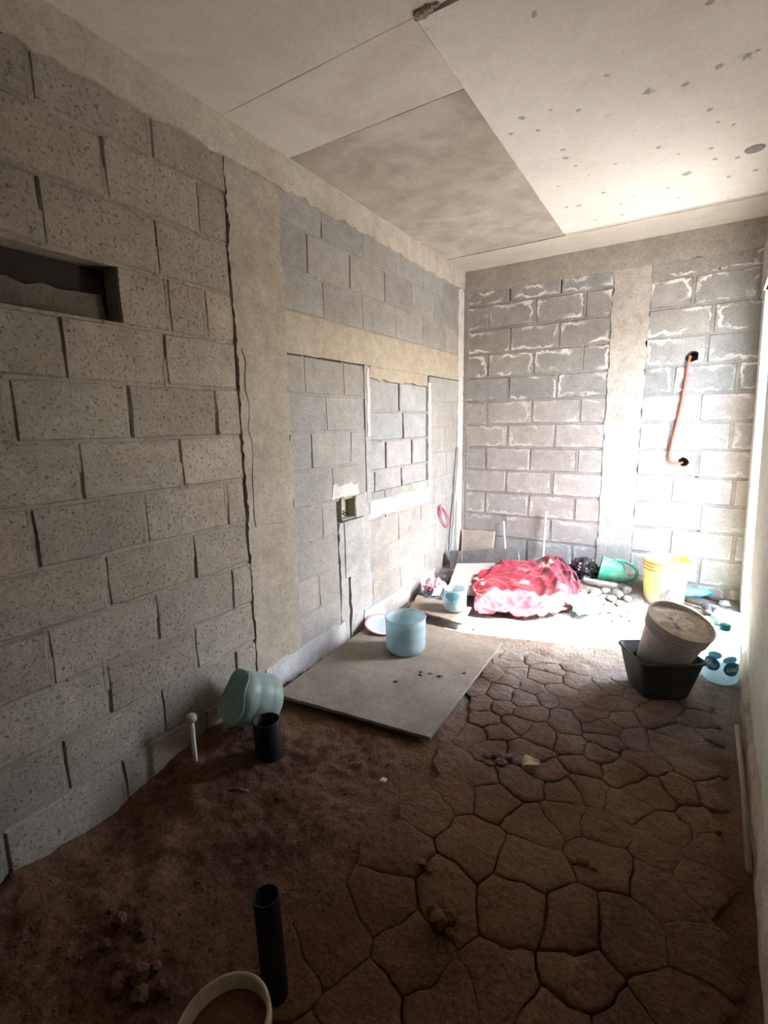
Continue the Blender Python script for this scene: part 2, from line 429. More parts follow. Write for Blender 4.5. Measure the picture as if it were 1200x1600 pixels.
def patch_mesh(side, u0, u1, v0, v1, n0, thick=0.02, rag=0.01, seg=0.06, sd=0):
    """irregular slab of plaster / concrete with ragged outline on a wall"""
    W = wmap(side); c = W((u0 + u1) / 2, (v0 + v1) / 2, 0)
    nu = max(1, int((u1 - u0) / seg)); nv = max(1, int((v1 - v0) / seg))
    verts, faces = [], []
    def pt(i, j, nn, ins=0.0):
        u = u0 + (u1 - u0) * i / nu; v = v0 + (v1 - v0) * j / nv
        if i in (0, nu): u += rag * (nz(v * 14, sd * 3.3 + i, u) + 0.7 * nz(v * 45, sd + i, 1) + 0.5 * nz(v * 130, sd + i, 5)) + (ins if i == 0 else -ins)
        if j in (0, nv): v += rag * (nz(u * 14, sd * 2.1 + j, v) + 0.7 * nz(u * 45, sd + j, 2) + 0.5 * nz(u * 130, sd + j, 6)) + (ins if j == 0 else -ins)
        return W(u, v, nn + (0.0022 * nz(u * 9, v * 9, sd))) - c
    idx = {}
    for j in range(nv + 1):
        for i in range(nu + 1):
            edge = i in (0, nu) or j in (0, nv)
            idx[i, j] = len(verts); verts.append(pt(i, j, n0, 0.003 if edge else 0))
    for j in range(nv):
        for i in range(nu):
            faces.append((idx[i, j], idx[i + 1, j], idx[i + 1, j + 1], idx[i, j + 1]))
    ring = [(i, 0) for i in range(nu)] + [(nu, j) for j in range(nv)] + [(i, nv) for i in range(nu, 0, -1)] + [(0, j) for j in range(nv, 0, -1)]
    b = len(verts)
    for (i, j) in ring: verts.append(pt(i, j, n0 - thick))
    m = len(ring)
    for k in range(m):
        a0 = idx[ring[k]]; a1 = idx[ring[(k + 1) % m]]
        faces.append((a0, b + k, b + (k + 1) % m, a1))
    me = mesh('patch', verts, faces)
    bm = bmesh.new(); bm.from_mesh(me); bmesh.ops.recalc_face_normals(bm, faces=bm.faces); bm.to_mesh(me); bm.free()
    return me, c

def patch(name, wall, side, u0, u1, v0, v1, n0, mat, thick=0.02, rag=0.01, seg=0.06, sd=0, label=None):
    me, c = patch_mesh(side, u0, u1, v0, v1, n0, thick, rag, seg, sd)
    o = link(name, me, mat, wall, c)
    if label: o['label'] = label
    return o

def mortar_bars(name, wall, side, hlines, vlines, mat, hrec=0.006, vrec=0.010, w=0.008):
    """hlines: (u0,u1,v), vlines: (u,v0,v1)"""
    bm = bmesh.new(); W = wmap(side)
    def bx(u0, u1, v0, v1, rec):
        add_box(bm, u0, u1, v0, v1, -0.10, -rec, lambda p: W(p.x, p.y, p.z))
    for (u0, u1, v) in hlines:
        u = u0
        while u < u1 - 1e-4:
            e = min(u1, u + 0.07)
            bx(u, e, v - w, v + w, max(0.001, hrec + 0.004 * nz(u * 9, v * 5, 0)))
            u = e
    for (u, v0, v1) in vlines:
        m_ = (v0 + v1) / 2
        bx(u - w, u + w, v0, m_, max(0.001, vrec + 0.008 * nz(u * 17, v0 * 13, 3)))
        bx(u - w, u + w, m_, v1, max(0.001, vrec + 0.008 * nz(u * 17, v1 * 13, 3)))
    return link(name, from_bm(name, bm), mat, wall)

def slab(name, x0, x1, y0, y1, z0, z1, mat):
    bm = bmesh.new(); add_box(bm, x0, x1, y0, y1, z0, z1)
    return link(name, from_bm(name, bm), mat)

Y_END = -7.5
CEIL = 2.71
# ---- left wall
wall_left = tag(slab('wall_left', -0.22, -0.10, Y_END - 0.12, 0.22, -0.3, CEIL + .1, m_core), 'rough concrete block wall with a cast column', kind='structure')
zk = lambda k: 0.32 + 0.209 * k
BEAM_L = 2.56
near_j = {  # course index (lower line) -> joints
    9: [-4.42, -4.02, -3.624, -3.224, -2.842],
    10: [-4.24, -3.84, -3.43, -3.03],
    8: [-4.25, -3.85, -3.45, -3.05],
    7: [-4.02, -3.62, -3.221, -3.015, -2.837],
    6: [-4.24, -3.84, -3.437, -3.053],
    5: [-4.42, -4.01, -3.612, -3.224, -2.825],
    4: [-4.22, -3.83, -3.428, -3.027],
    3: [-4.40, -4.0, -3.603, -3.209, -2.80],
    2: [-4.2, -3.79, -3.388, -3.003],
    1: [-4.42, -4.01, -3.606, -3.205, -2.811],
    0: [-4.24, -3.83, -3.43, -3.038],
    -1: [-4.42, -4.01, -3.61, -3.221, -2.82],
    -2: [-4.24, -3.82, -3.417, -3.02],
}
PIL0, PIL1 = -2.675, -2.36
hl, vl = [], []
for k, js in near_j.items():
    v0, v1 = zk(k), zk(k + 1)
    if k == 10: v1 = BEAM_L + 0.02
    skip = ((-3.62, -3.22),) if k == 7 else ()
    end = PIL0 - 0.001 - 0.008 * random.random()
    course(wall_left, 'left', v0, v1, -4.82, end, js, m_block, 0.005, 0.0, skip=skip)
    for j in js:
        if k == 7 and j in (-3.62, -3.221): continue
        vl.append((j, v0, v1))
    hl.append((-4.82, end, v0))
mortar_bars('mortar', wall_left, 'left', hl, vl, m_mortar, 0.007, 0.006)
slab_fill = patch('joint_fill', wall_left, 'left', PIL0 - 0.02, PIL1 + 0.02, -0.1, 2.56, -0.022, m_mortar, 0.03, 0.0, 0.2, 50)
# the knocked-out block: recess floor, ceiling and back shell
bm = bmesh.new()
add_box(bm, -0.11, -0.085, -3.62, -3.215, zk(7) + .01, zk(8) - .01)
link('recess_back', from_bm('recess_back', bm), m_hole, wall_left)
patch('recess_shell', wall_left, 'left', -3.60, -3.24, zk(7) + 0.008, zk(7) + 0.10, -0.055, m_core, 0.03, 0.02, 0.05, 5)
# column
col_o = patch('column', wall_left, 'left', PIL0 - 0.011, PIL1 + 0.014, -0.1, 2.56, 0.006, m_column, 0.02, 0.012, 0.018, 1, 'cast concrete column with cracked edge')
patch('column_patch', wall_left, 'left', PIL0 + 0.03, PIL1 - 0.03, 0.9, 1.76, 0.010, m_column, 0.006, 0.02, 0.06, 11)
# ring beam under the ceiling
patch('ring_beam', wall_left, 'left', -4.82, 0.0, 2.555, CEIL + 0.02, 0.014, m_beam, 0.11, 0.022, 0.05, 2, 'pale cast beam with ragged lower edge')
# far section
hl, vl = [], []
def far(k, u0, u1, js, mat=None, v0=None, v1=None, proud=0.0, h=True, rough=0.003):
    a = zk(k) if v0 is None else v0; b = zk(k + 1) if v1 is None else v1
    course(wall_left, 'left', a, b, u0, u1, js, mat or m_block_far, rough, proud, gap=0.004)
    for j in js: vl.append((j, a, b))
    if h: hl.append((u0, u1, a))
F0 = PIL1 + 0.004
far(10, F0, 0, [-2.02, -1.62, -1.2, -.8, -.4], v1=BEAM_L + .02)
far(9, F0, 0, [-2.147, -1.76, -1.358, -.978, -.609, -.21])
far(8, F0, 0, [-2.022, -1.632, -1.215, -.80, -.383])
patch('lintel', wall_left, 'left', F0, -0.02, 1.775, zk(8) - .002, 0.006, m_lintel, 0.11, 0.006, 0.08, 3, 'smooth tan cast lintel')
patch('lintel_drop', wall_left, 'left', -1.56, -0.72, 1.695, 1.79, 0.000, m_lintel, 0.10, 0.012, 0.06, 4)
far(6, F0, -1.63, [-2.213, -1.855], v1=1.778); far(6, -.69, 0, [-.38], v1=1.778)
far(5, F0, -1.63, [-2.036]); far(5, -.69, 0, [-.21])
far(4, F0, -1.63, [-2.182, -1.798]); far(4, -.69, 0, [-.40])
far(3, F0, -1.63, [-1.997]); far(3, -.69, 0, [-.354])
far(2, F0, -1.955, [-2.106]); far(2, -1.62, 0, [-1.4, -1.0, -.594, -.2])
far(1, F0, -1.955, []); far(1, -1.61, 0, [-1.209, -.847, -.44])
far(0, F0, -1.95, [-2.165]); far(0, -1.62, 0, [-1.377, -.996, -.6, -.2])
far(-1, F0, -1.95, []); far(-1, -1.66, 0, [-1.58, -1.18, -.78, -.38])
far(-2, F0, -1.95, [-2.2]); far(-2, -1.66, 0, [-1.38, -.98, -.58, -.2])
# bricked-up window opening, set a little back
I0, I1 = -1.575, -0.715
rows = [(0.885, 1.087, [-1.50, -1.13]), (1.087, 1.287, [-1.352, -.967]), (1.287, 1.488, [-1.10]), (1.488, 1.695, [-1.155])]
for a, b, js in rows:
    far(0, I0, I1, js, m_block_in, a, b, -0.014, rough=0.002)
mortar_bars('mortar', wall_left, 'left', hl, vl, m_mortar_f, 0.003, 0.0045)
patch('infill_mortar', wall_left, 'left', I0, I1, 0.86, 1.72, -0.021, m_mortar_f, 0.07, 0.004, 0.1, 6)
# plaster around the infill
patch('plaster_patch', wall_left, 'left', -1.63, -1.572, 0.88, 1.78, 0.003, m_channel, 0.06, 0.006, 0.05, 7)
patch('plaster_patch', wall_left, 'left', -1.612, -1.57, 1.32, 1.77, 0.007, m_plaster, 0.03, 0.012, 0.035, 8, 'white plaster bead')
patch('plaster_patch', wall_left, 'left', -0.72, -0.66, 0.86, 1.72, 0.005, m_plaster, 0.06, 0.016, 0.04, 9, 'white plaster bead')
patch('plaster_patch', wall_left, 'left', -1.60, -0.68, 0.765, 0.885, 0.006, m_plaster, 0.06, 0.018, 0.05, 10, 'white plaster sill smear')
patch('plaster_patch', wall_left, 'left', -2.0, -1.72, 0.955, 1.045, 0.004, m_plaster, 0.02, 0.022, 0.03, 12, 'white plaster over the box')
patch('plaster_patch', wall_left, 'left', -1.755, -1.61, 0.80, 0.96, 0.002, m_channel, 0.10, 0.012, 0.05, 13)
# plastered conduit channel below the box, in two halves with an open groove
patch('conduit_channel', wall_left, 'left', -1.955, -1.868, -0.05, 0.80, 0.002, m_channel, 0.10, 0.014, 0.05, 14)
patch('conduit_channel', wall_left, 'left', -1.852, -1.60, -0.05, 0.80, 0.005, m_channel, 0.10, 0.016, 0.05, 15)
patch('conduit_channel', wall_left, 'left', -1.90, -1.82, 0.42, 0.80, 0.007, m_channel, 0.02, 0.010, 0.05, 16)
patch('skirting_plaster', wall_left, 'left', -2.64, -1.93, -0.05, 0.155, 0.012, m_skirt, 0.03, 0.018, 0.05, 17)
patch('skirting_plaster', wall_left, 'left', -1.70, -0.60, -0.05, 0.15, 0.012, m_skirt, 0.03, 0.018, 0.05, 18)
patch('corner_plaster', wall_left, 'left', -0.13, 0.0, -0.05, 2.56, 0.008, m_plaster, 0.04, 0.018, 0.05, 19, 'pale plaster along the corner')

# ---- back wall
wall_back = tag(slab('wall_back', -0.22, 2.62, 0.10, 0.22, -0.3, CEIL + .1, m_core), 'concrete block wall with pale mineral stains and a column', kind='structure')
zb = lambda k: 0.35 + 0.206 * k
HOLES = [(1.787, 1.845, 0.042), (1.792, 1.083, 0.036)]
A = [0.235, 0.638, 1.03]; Bj = [0.43, 0.838]
hl, vl = [], []
rj = {9: [1.758, 2.14], 8: [1.89], 7: [1.70, 2.07] if False else [1.87], 6: [1.68, 2.07], 5: [1.86], 4: [1.68, 2.07], 3: [1.885], 2: [1.726, 2.12], 1: [1.93], 0: [1.75, 2.16], -1: [1.957], -2: [1.75, 2.15]}
for k in range(-2, 10):
    m_ = m_block_damp if k >= 6 else m_block_dry
    js = A if k % 2 else Bj
    course(wall_back, 'back', zb(k), zb(k + 1), 0.0, 1.235, js, m_, 0.003, gap=0.007)
    course(wall_back, 'back', zb(k), zb(k + 1), 1.482, 2.42, rj[k], m_, 0.003, holes=HOLES, gap=0.007)
    for j in js + rj[k]: vl.append((j, zb(k), zb(k + 1)))
    hl += [(0, 1.24, zb(k)), (1.478, 2.42, zb(k))]
course(wall_back, 'back', zb(10), 2.53, 0, 1.235, [0.42, 0.84], m_block_damp, 0.003)
course(wall_back, 'back', zb(10), 2.53, 1.482, 2.42, [1.9], m_block_damp, 0.003)
hl += [(0, 1.24, zb(10)), (1.478, 2.42, zb(10))]
mortar_bars('mortar', wall_back, 'back', hl, vl, m_mortar_b, 0.002, 0.003, 0.009)
patch('column', wall_back, 'back', 1.226, 1.490, -0.1, 2.53, 0.005, m_column_b, 0.10, 0.014, 0.05, 21, 'cast concrete column between the blocks')
patch('ring_beam', wall_back, 'back', 0.0, 2.42, 2.515, CEIL + 0.02, 0.006, m_beam_b, 0.10, 0.012, 0.06, 22, 'grey cast beam')
patch('mortar_smear', wall_back, 'back', 1.49, 2.1, 2.43, 2.53, 0.004, m_mortar_b, 0.03, 0.03, 0.04, 23)
patch('corner_mortar', wall_back, 'back', 0.0, 0.055, 0.0, 2.52, 0.006, m_mortar_b, 0.03, 0.012, 0.04, 24)

# ---- right wall (slightly out of square and leaning), doorway near the far end
def rw(p):   # p = (n outward from the room face, y, z)
    return Vector((2.232 + 0.042 * p.y - 0.033 * p.z + p.x, p.y, p.z))
bm = bmesh.new()
T = 0.15
add_box(bm, 0, T, Y_END - .1, DOOR_Y0, -0.3, CEIL + .1, rw)
add_box(bm, 0, T, DOOR_Y1, 0.12, -0.3, CEIL + .1, rw)
add_box(bm, 0, T, DOOR_Y0, DOOR_Y1, -0.3, DOOR_Z0, rw)
add_box(bm, 0, T, DOOR_Y0, DOOR_Y1, DOOR_Z1, CEIL + .1, rw)
wall_right = tag(link('wall_right', from_bm('wall_right', bm), m_rwall), 'pale plastered wall with a doorway near the far corner', kind='structure')
bm = bmesh.new()
add_box(bm, -0.012, 0.02, DOOR_Y0 + 0.02, 0.0, DOOR_Z1 - 0.0, 2.50, rw)
link('lintel', from_bm('lintel', bm), m_beam_b, wall_right)
# doorway: raw reveals and threshold
door = thing('door_1', None, None); door['kind'] = 'structure'; door['label'] = 'open doorway letting in bright daylight'
bm = bmesh.new(); add_box(bm, -0.004, T + 0.06, DOOR_Y0 - .02, DOOR_Y1 + .02, -0.12, 0.012, rw)
link('threshold', from_bm('threshold', bm), m_column_b, door)
# crumbled base of the right wall
vv, ff = [], []
ny = 90
for i in range(ny + 1):
    y = -4.2 + (3.19) * i / ny
    hgt = 0.075 + 0.05 * nz(y * 4, 1.0) + 0.03 * nz(y * 13, 5)
    prj = 0.022 + 0.012 * nz(y * 6, 9)
    for (n_, z) in ((-prj - .012, -0.08), (-prj, 0.0), (-prj + .003, hgt * 0.6), (0.002, hgt + .012)):
        vv.append(rw(Vector((n_, y, z))))
for i in range(ny):
    for k in range(3):
        a = i * 4 + k; ff.append((a, a + 1, a + 5, a + 4))
link('crumbled_base', mesh('crumbled_base', vv, ff), m_rbase, wall_right)

# ---- wall behind the camera
wall_near = tag(slab('wall_near', -0.22, 2.5, Y_END - 0.12, Y_END, -0.3, CEIL + .1, m_block), 'plain grey wall behind the viewer', kind='structure')

# ---- ceiling: slab plus the cast panels
ceiling = tag(slab('ceiling', -0.22, 2.5, Y_END - .1, 0.22, CEIL + 0.02, CEIL + 0.16, m_ceil_l), 'cast concrete ceiling with formwork panels', kind='structure')
def panel(name, x0, x1, y0, y1, zb_, mat, label, sd):
    nx, ny_ = max(2, int((x1 - x0) / 0.12)), max(2, int((y1 - y0) / 0.12))
    v, f = [], []
    for j in range(ny_ + 1):
        for i in range(nx + 1):
            x = x0 + (x1 - x0) * i / nx; y = y0 + (y1 - y0) * j / ny_
            v.append((x + (0.003 * nz(y * 8, sd, 1) if i in (0, nx) else 0), y + (0.003 * nz(x * 8, sd, 2) if j in (0, ny_) else 0), zb_ + 0.002 * nz(x * 3, y * 3, sd)))
    for j in range(ny_):
        for i in range(nx):
            a = j * (nx + 1) + i; f.append((a, a + nx + 1, a + nx + 2, a + 1))
    ring = [j * (nx + 1) for j in range(ny_ + 1)] + [ny_ * (nx + 1) + i for i in range(1, nx + 1)] + [j * (nx + 1) + nx for j in range(ny_ - 1, -1, -1)] + [i for i in range(nx - 1, 0, -1)]
    b = len(v)
    for r in ring: v.append((v[r][0], v[r][1], CEIL + 0.03))
    for k in range(len(ring)):
        k2 = (k + 1) % len(ring)
        f.append((ring[k], b + k, b + k2, ring[k2]))
    o = link(name, mesh(name, v, f), mat, ceiling); o['label'] = label
    return o
panel('ceiling_panel', 0.945, 2.25, -2.672, -0.462, CEIL - 0.006, m_ceil_w, 'whitewashed smooth panel with dark spots', 1)
panel('ceiling_panel', 0.0, 0.940, -2.262, -0.405, CEIL + 0.002, m_ceil_g, 'mottled grey-brown panel', 2)
panel('ceiling_panel', 0.0, 0.940, -2.68, -2.268, CEIL + 0.0, m_ceil_l, 'plain tan panel', 3)
panel('ceiling_panel', 0.0, 2.25, -0.40, 0.0, CEIL - 0.002, m_ceil_s, 'grey strip along the far wall', 4)
panel('ceiling_panel', 0.945, 2.25, -0.457, -0.402, CEIL + 0.0, m_ceil_s, 'narrow grey strip', 6)
panel('ceiling_panel', 0.0, 2.25, -7.5, -2.682, CEIL + 0.001, m_ceil_l, 'wide tan panel overhead', 5)
# round cover and chipped corner
v, f = lathe([(0.0, -0.004), (0.040, -0.004), (0.043, 0.0), (0.043, 0.01)], 28)
o = link('round_cover', mesh('round_cover', v, f), m_mortar_f, ceiling, (1.974, -1.079, CEIL - 0.006)); o['label'] = 'small grey round cover'
def rock_mesh(name, r, sd, sq=(1, 1, 1), sub=2, amp=0.35):
    bm = bmesh.new(); bmesh.ops.create_icosphere(bm, subdivisions=sub, radius=1.0)
    for vv_ in bm.verts:
        d = vv_.co.normalized(); k = 1 + amp * nz(d.x * 1.3 + sd * 7, d.y * 1.3, d.z * 1.3) + amp * 0.5 * nz(d.x * 3 + sd, d.y * 3, d.z * 3)
        vv_.co = Vector((d.x * sq[0], d.y * sq[1], d.z * sq[2])) * r * k
    return from_bm(name, bm, False)
for i, (x, y, r) in enumerate(((0.965, -2.685, 0.022), (0.995, -2.69, 0.018), (0.95, -2.672, 0.014), (1.02, -2.688, 0.012))):
    link('broken_edge', rock_mesh('broken_edge', r, i, (1.2, 1, 0.7)), m_mortar, ceiling, (x, y, CEIL + 0.002))

# ------------------------------------------------------------------ floor
def plate_mask(x, y):
    e = 0.95 + 0.12 * nz(y * 2.2, 3.1)
    a = sstep(e - 0.12, e + 0.10, x) * sstep(-1.35, -1.62, y) * (1 - sstep(2.02, 2.07, x))
    return a
def floor_h(x, y):
    h = -0.045 * sstep(-3.0, -3.6, y)
    r = 0.155 * sstep(-0.95, -0.12, y) * (1 - 0.6 * sstep(1.55, 1.95, x))
    h += r + 0.012 * nz(x * 1.6, y * 1.6)
    h -= 0.07 * math.exp(-(((x - 0.10) / 0.16) ** 2 + ((y + 3.5) / 0.22) ** 2))     # scoured hollow by the wall
    h -= 0.03 * sstep(2.0, 2.07, x) * sstep(-1.35, -1.6, y)                            # trench along the right wall
    h += 0.03 * math.exp(-(((x - 0.62) / 0.18) ** 2 + ((y + 3.72) / 0.12) ** 2))
    return h
def floor_detail(x, y):
    d = 0.008 * nz(x * 9, y * 9, 1) + 0.005 * nz(x * 24, y * 24, 2) + 0.003 * nz(x * 55, y * 55, 3)
    loose = max(sstep(1.1, 0.7, x) * sstep(-1.5, -2.3, y), sstep(-1.2, -0.5, y) * 0.7)
    return d * (0.45 + 2.0 * loose)
nx, ny = 190, 560
X0, X1, Y0, Y1 = -0.12, 2.36, Y_END - .02, 0.12
verts, faces = [], []
for j in range(ny + 1):
    y = Y0 + (Y1 - Y0) * j / ny
    for i in range(nx + 1):
        x = X0 + (X1 - X0) * i / nx
        m_ = plate_mask(x, y)
        verts.append((x, y, floor_h(x, y) + floor_detail(x, y) * (1 - 0.6 * m_) - 0.020 * m_))
for j in range(ny):
    for i in range(nx):
        a = j * (nx + 1) + i; faces.append((a, a + 1, a + nx + 2, a + nx + 1))
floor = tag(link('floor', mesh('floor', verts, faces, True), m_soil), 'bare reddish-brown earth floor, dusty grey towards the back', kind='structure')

# cracked mud plates: warped Voronoi cells
rng = random.Random(21)
seeds = []
tries = 0
while tries < 16000:
    tries += 1
    x, y = rng.uniform(0.6, 2.3), rng.uniform(-4.3, -1.2)
    dmin = 0.105 + 0.035 * sstep(-2.2, -3.0, y)
    if all((x - a) ** 2 + (y - b) ** 2 > dmin * dmin for a, b in seeds): seeds.append((x, y))
def clip(poly, px, py, nx_, ny_):
    out = []
    for i in range(len(poly)):
        a, b = poly[i], poly[(i + 1) % len(poly)]
        da = (a[0] - px) * nx_ + (a[1] - py) * ny_; db = (b[0] - px) * nx_ + (b[1] - py) * ny_
        if da <= 0: out.append(a)
        if (da < 0) != (db < 0) and abs(da - db) > 1e-12:
            t = da / (da - db); out.append((a[0] + (b[0] - a[0]) * t, a[1] + (b[1] - a[1]) * t))
    return out
def warp(x, y):
    return (x + 0.034 * nz(x * 5.5, y * 5.5, 4) + 0.015 * nz(x * 19, y * 19, 6), y + 0.034 * nz(x * 5.5, y * 5.5, 8) + 0.015 * nz(x * 19, y * 19, 10))
for s in seeds:
    if plate_mask(*s) < 0.55 or s[0] > 2.05: continue
    poly = [(s[0] - .5, s[1] - .5), (s[0] + .5, s[1] - .5), (s[0] + .5, s[1] + .5), (s[0] - .5, s[1] + .5)]
    for o_ in seeds:
        if o_ is s: continue
        dx, dy = o_[0] - s[0], o_[1] - s[1]
        if dx * dx + dy * dy > 1.0: continue
        poly = clip(poly, (s[0] + o_[0]) / 2, (s[1] + o_[1]) / 2, dx, dy)
    pts = []
    for i in range(len(poly)):
        a, b = poly[i], poly[(i + 1) % len(poly)]
        L_ = math.hypot(b[0] - a[0], b[1] - a[1]); n_ = max(1, int(L_ / 0.028))
        for k in range(n_): pts.append(warp(a[0] + (b[0] - a[0]) * k / n_, a[1] + (b[1] - a[1]) * k / n_))
    if any(p[0] > 2.12 for p in pts): pts = [(min(p[0], 2.10), p[1]) for p in pts]
    if len(pts) < 6: continue
    cx = sum(p[0] for p in pts) / len(pts); cy = sum(p[1] for p in pts) / len(pts)
    n_ = len(pts); v = []; lift = rng.uniform(-0.002, 0.002); cz = floor_h(cx, cy)
    for di, dz in ((0, -0.026), (1, -0.006), (2, -0.0006), (3, 0.0005)):
        for (x, y) in pts:
            op = max(0.0, min(1.0, 0.45 + 1.5 * nz(x * 3.2, y * 3.2, 17)))
            d = math.hypot(x - cx, y - cy) or 1
            dist = (0.0004 + 0.0046 * op) * (0.3 if di == 0 else 1) + (0, 0, min(0.005, 0.1 * d), min(0.024, 0.25 * d))[di]
            if di == 1: dz = -0.001 - 0.0035 * op
            d = math.hypot(x - cx, y - cy) or 1; k = max(0.0, (d - dist) / d)
            xx, yy = cx + (x - cx) * k, cy + (y - cy) * k
            v.append((xx - cx, yy - cy, floor_h(xx, yy) - cz + dz + lift + (0.5 * floor_detail(xx, yy) if dz > -0.01 else 0)))
    for k in (0.66, 0.33):
        for (x, y) in pts:
            xx, yy = cx + (x - cx) * k, cy + (y - cy) * k
            v.append((xx - cx, yy - cy, floor_h(xx, yy) - cz + 0.0008 + lift + 0.6 * floor_detail(xx, yy)))
    v.append((0, 0, 0.001 + lift + 0.6 * floor_detail(cx, cy)))
    f = []
    for r in range(5):
        for i in range(n_):
            a = r * n_ + i; b = r * n_ + (i + 1) % n_; f.append((a, b, b + n_, a + n_))
    for i in range(n_): f.append((5 * n_ + i, 5 * n_ + (i + 1) % n_, 6 * n_))
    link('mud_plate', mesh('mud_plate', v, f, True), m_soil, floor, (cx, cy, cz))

# ---- yard outside the window
yard = tag(slab('ground', 2.36, 14, -9, 9, -0.35, -0.04, m_ground), 'sunlit bare yard outside the doorway', kind='structure')

# ------------------------------------------------------------------ things
def rest(x, y): return floor_h(x, y)

def plank_obj(name, quad, thick, mat, parent=None, rag=0.004, sd=0, n=10):
    """four top corners (world, counter-clockwise) and a thickness, with chipped edges"""
    q = [Vector(p) for p in quad]
    c = sum(q, Vector()) / 4
    nrm = (q[1] - q[0]).cross(q[3] - q[0]).normalized()
    top, bot = [], []
    ring = []
    for e in range(4):
        a, b = q[e], q[(e + 1) % 4]
        for k in range(n):
            p = a.lerp(b, k / n); inw = (c - p).normalized()
            ring.append(p + inw * (rag * (0.6 + nz(p.x * 30 + sd, p.y * 30, e))))
    m_ = len(ring); v = [p - c for p in ring]; v += [p - c + (c - p).normalized() * -0.003 - nrm * (thick * 0.35) for p in ring]; v += [p - c - nrm * thick for p in ring]
    f = [tuple(range(m_)), tuple(reversed(range(2 * m_, 3 * m_)))]
    for r in (0, 1):
        for k in range(m_):
            k2 = (k + 1) % m_; f.append((r * m_ + k, r * m_ + m_ + k, r * m_ + m_ + k2, r * m_ + k2))
    me = mesh(name, v, f)
    bm = bmesh.new(); bm.from_mesh(me); bmesh.ops.recalc_face_normals(bm, faces=bm.faces); bm.to_mesh(me); bm.free()
    return link(name, me, mat, parent, c)

tag(plank_obj('cement_board', [(0.10, -2.67, 0.045), (0.945, -2.58, 0.040), (0.915, -1.49, 0.036), (0.025, -1.47, 0.042)], 0.018, m_board, rag=0.006, sd=1, n=22),
    'large dusty cement board lying on the earth beside the wall', 'board')
tag(plank_obj('cement_board', [(0.17, -1.37, 0.075), (0.60, -1.40, 0.06), (0.55, -1.10, 0.065), (0.10, -1.10, 0.082)], 0.016, m_board, rag=0.006, sd=2),
    'small grey board under the short printed pail', 'board')
tag(plank_obj('fibre_sheet', [(0.28, -0.97, 0.075), (0.66, -0.80, 0.085), (0.47, -0.30, 0.185), (0.17, -0.50, 0.190)], 0.012, m_sheet, rag=0.004, sd=3),
    'smooth light grey sheet sloping under the left of the blanket', 'sheet')

# dark plank with broken end
dp = thing('dark_plank', 'dark weathered plank lying on edge behind the grey sheet', 'plank', (0.35, -0.30, 0.12))
dp.rotation_euler = (math.radians(-14), math.radians(-4), math.radians(25))
bm = bmesh.new()
segs = 12
rows_ = []
for i in range(segs + 1):
    x = -0.30 + 0.60 * i / segs
    e = 0.012 * nz(x * 20, 3); e2 = 0.006 * nz(x * 20, 8)
    tp = 0.165 + e - (0.02 if i == segs else 0)
    rows_.append([bm.verts.new(p) for p in ((x, -0.022, 0.0), (x, -0.022 + e2, tp), (x, 0.022, tp), (x, 0.022, 0.0))])
for a, b in zip(rows_[:-1], rows_[1:]):
    for k in range(4): bm.faces.new((a[k], a[(k + 1) % 4], b[(k + 1) % 4], b[k]))
bm.faces.new(rows_[0]); bm.faces.new(rows_[-1])
link('body', from_bm('body', bm), m_darkwood, dp)
o = link('broken_end', rock_mesh('broken_end', 0.03, 3, (0.5, 0.8, 2.4)), m_stone, dp, (0.30, 0, 0.075)); o['label'] = 'pale splintered end'

# tan block leaning at the back
tb = plank_obj('tan_slab', [(0.035, -0.10, 0.10), (0.352, -0.085, 0.10), (0.350, -0.045, 0.405), (0.030, -0.05, 0.395)], 0.045, m_tanblock, rag=0.012, sd=5, n=9)
tag(tb, 'pinkish tan slab standing upright against the back wall', 'slab')

# rods, pipes, laths
def pipe(name, p0, p1, r, wall_t, mat, label, cat, seg=28, bend=None):
    """hollow straight pipe from p0 (base) to p1 (mouth)"""
    p0, p1 = Vector(p0), Vector(p1); L_ = (p1 - p0).length
    v, f = lathe([(r, 0), (r, L_ - .002), (r - .001, L_), (r - wall_t, L_), (r - wall_t, 0.004)], seg)
    o = link(name, mesh(name, v, f, False), mat)
    for p_ in o.data.polygons: p_.use_smooth = len(p_.vertices) == 4 and abs(p_.normal.z) < 0.5
    orient(o, p0, p1 - p0)
    return tag(o, label, cat)
pipe('black_pipe', (0.372, -2.985, -0.04), (0.362, -2.985, 0.165), 0.057, 0.004, m_black, 'short wide black drain pipe stub standing by the wall', 'pipe', 36)
pipe('black_pipe', (1.012, -3.612, -0.10), (1.0, -3.612, 0.25), 0.033, 0.003, m_black, 'tall slim black pipe rising beside the cream pot', 'pipe', 32)
pipe('white_pipe', (0.80, -0.065, 0.10), (0.805, -0.035, 0.628), 0.011, 0.002, m_white, 'taller white pipe standing against the back wall behind the blanket', 'pipe', 16)
pipe('white_pipe', (0.475, -0.075, 0.12), (0.432, -0.035, 0.508), 0.009, 0.002, m_white, 'shorter thin white pipe leaning behind the dark plank', 'pipe', 16)
cp = thing('capped_pipe', 'thin white water pipe with a tan cap beside the near wall', 'pipe', (0.115, -3.17, -0.04))
link('pipe', tube_mesh('pipe', [(0, 0, 0), (0, 0, 0.12), (0.001, 0, 0.225)], 0.0095, 14), m_white, cp)
v, f = lathe([(0.0, 0.222), (0.018, 0.222), (0.023, 0.230), (0.022, 0.246), (0.012, 0.254), (0.0, 0.256)], 20, jit=lambda i, a: 0.003 * nz(math.cos(a) * 2, math.sin(a) * 2, i))
link('cap', mesh('cap', v, f, True), m_cream, cp)
tag(link('steel_rod', tube_mesh('steel_rod', [(0.19, -0.44, 0.155), (0.115, -0.24, 0.65), (0.034, -0.03, 1.22)], 0.006, 8), m_rodm), 'thin rusty steel rod leaning into the room corner', 'rod')
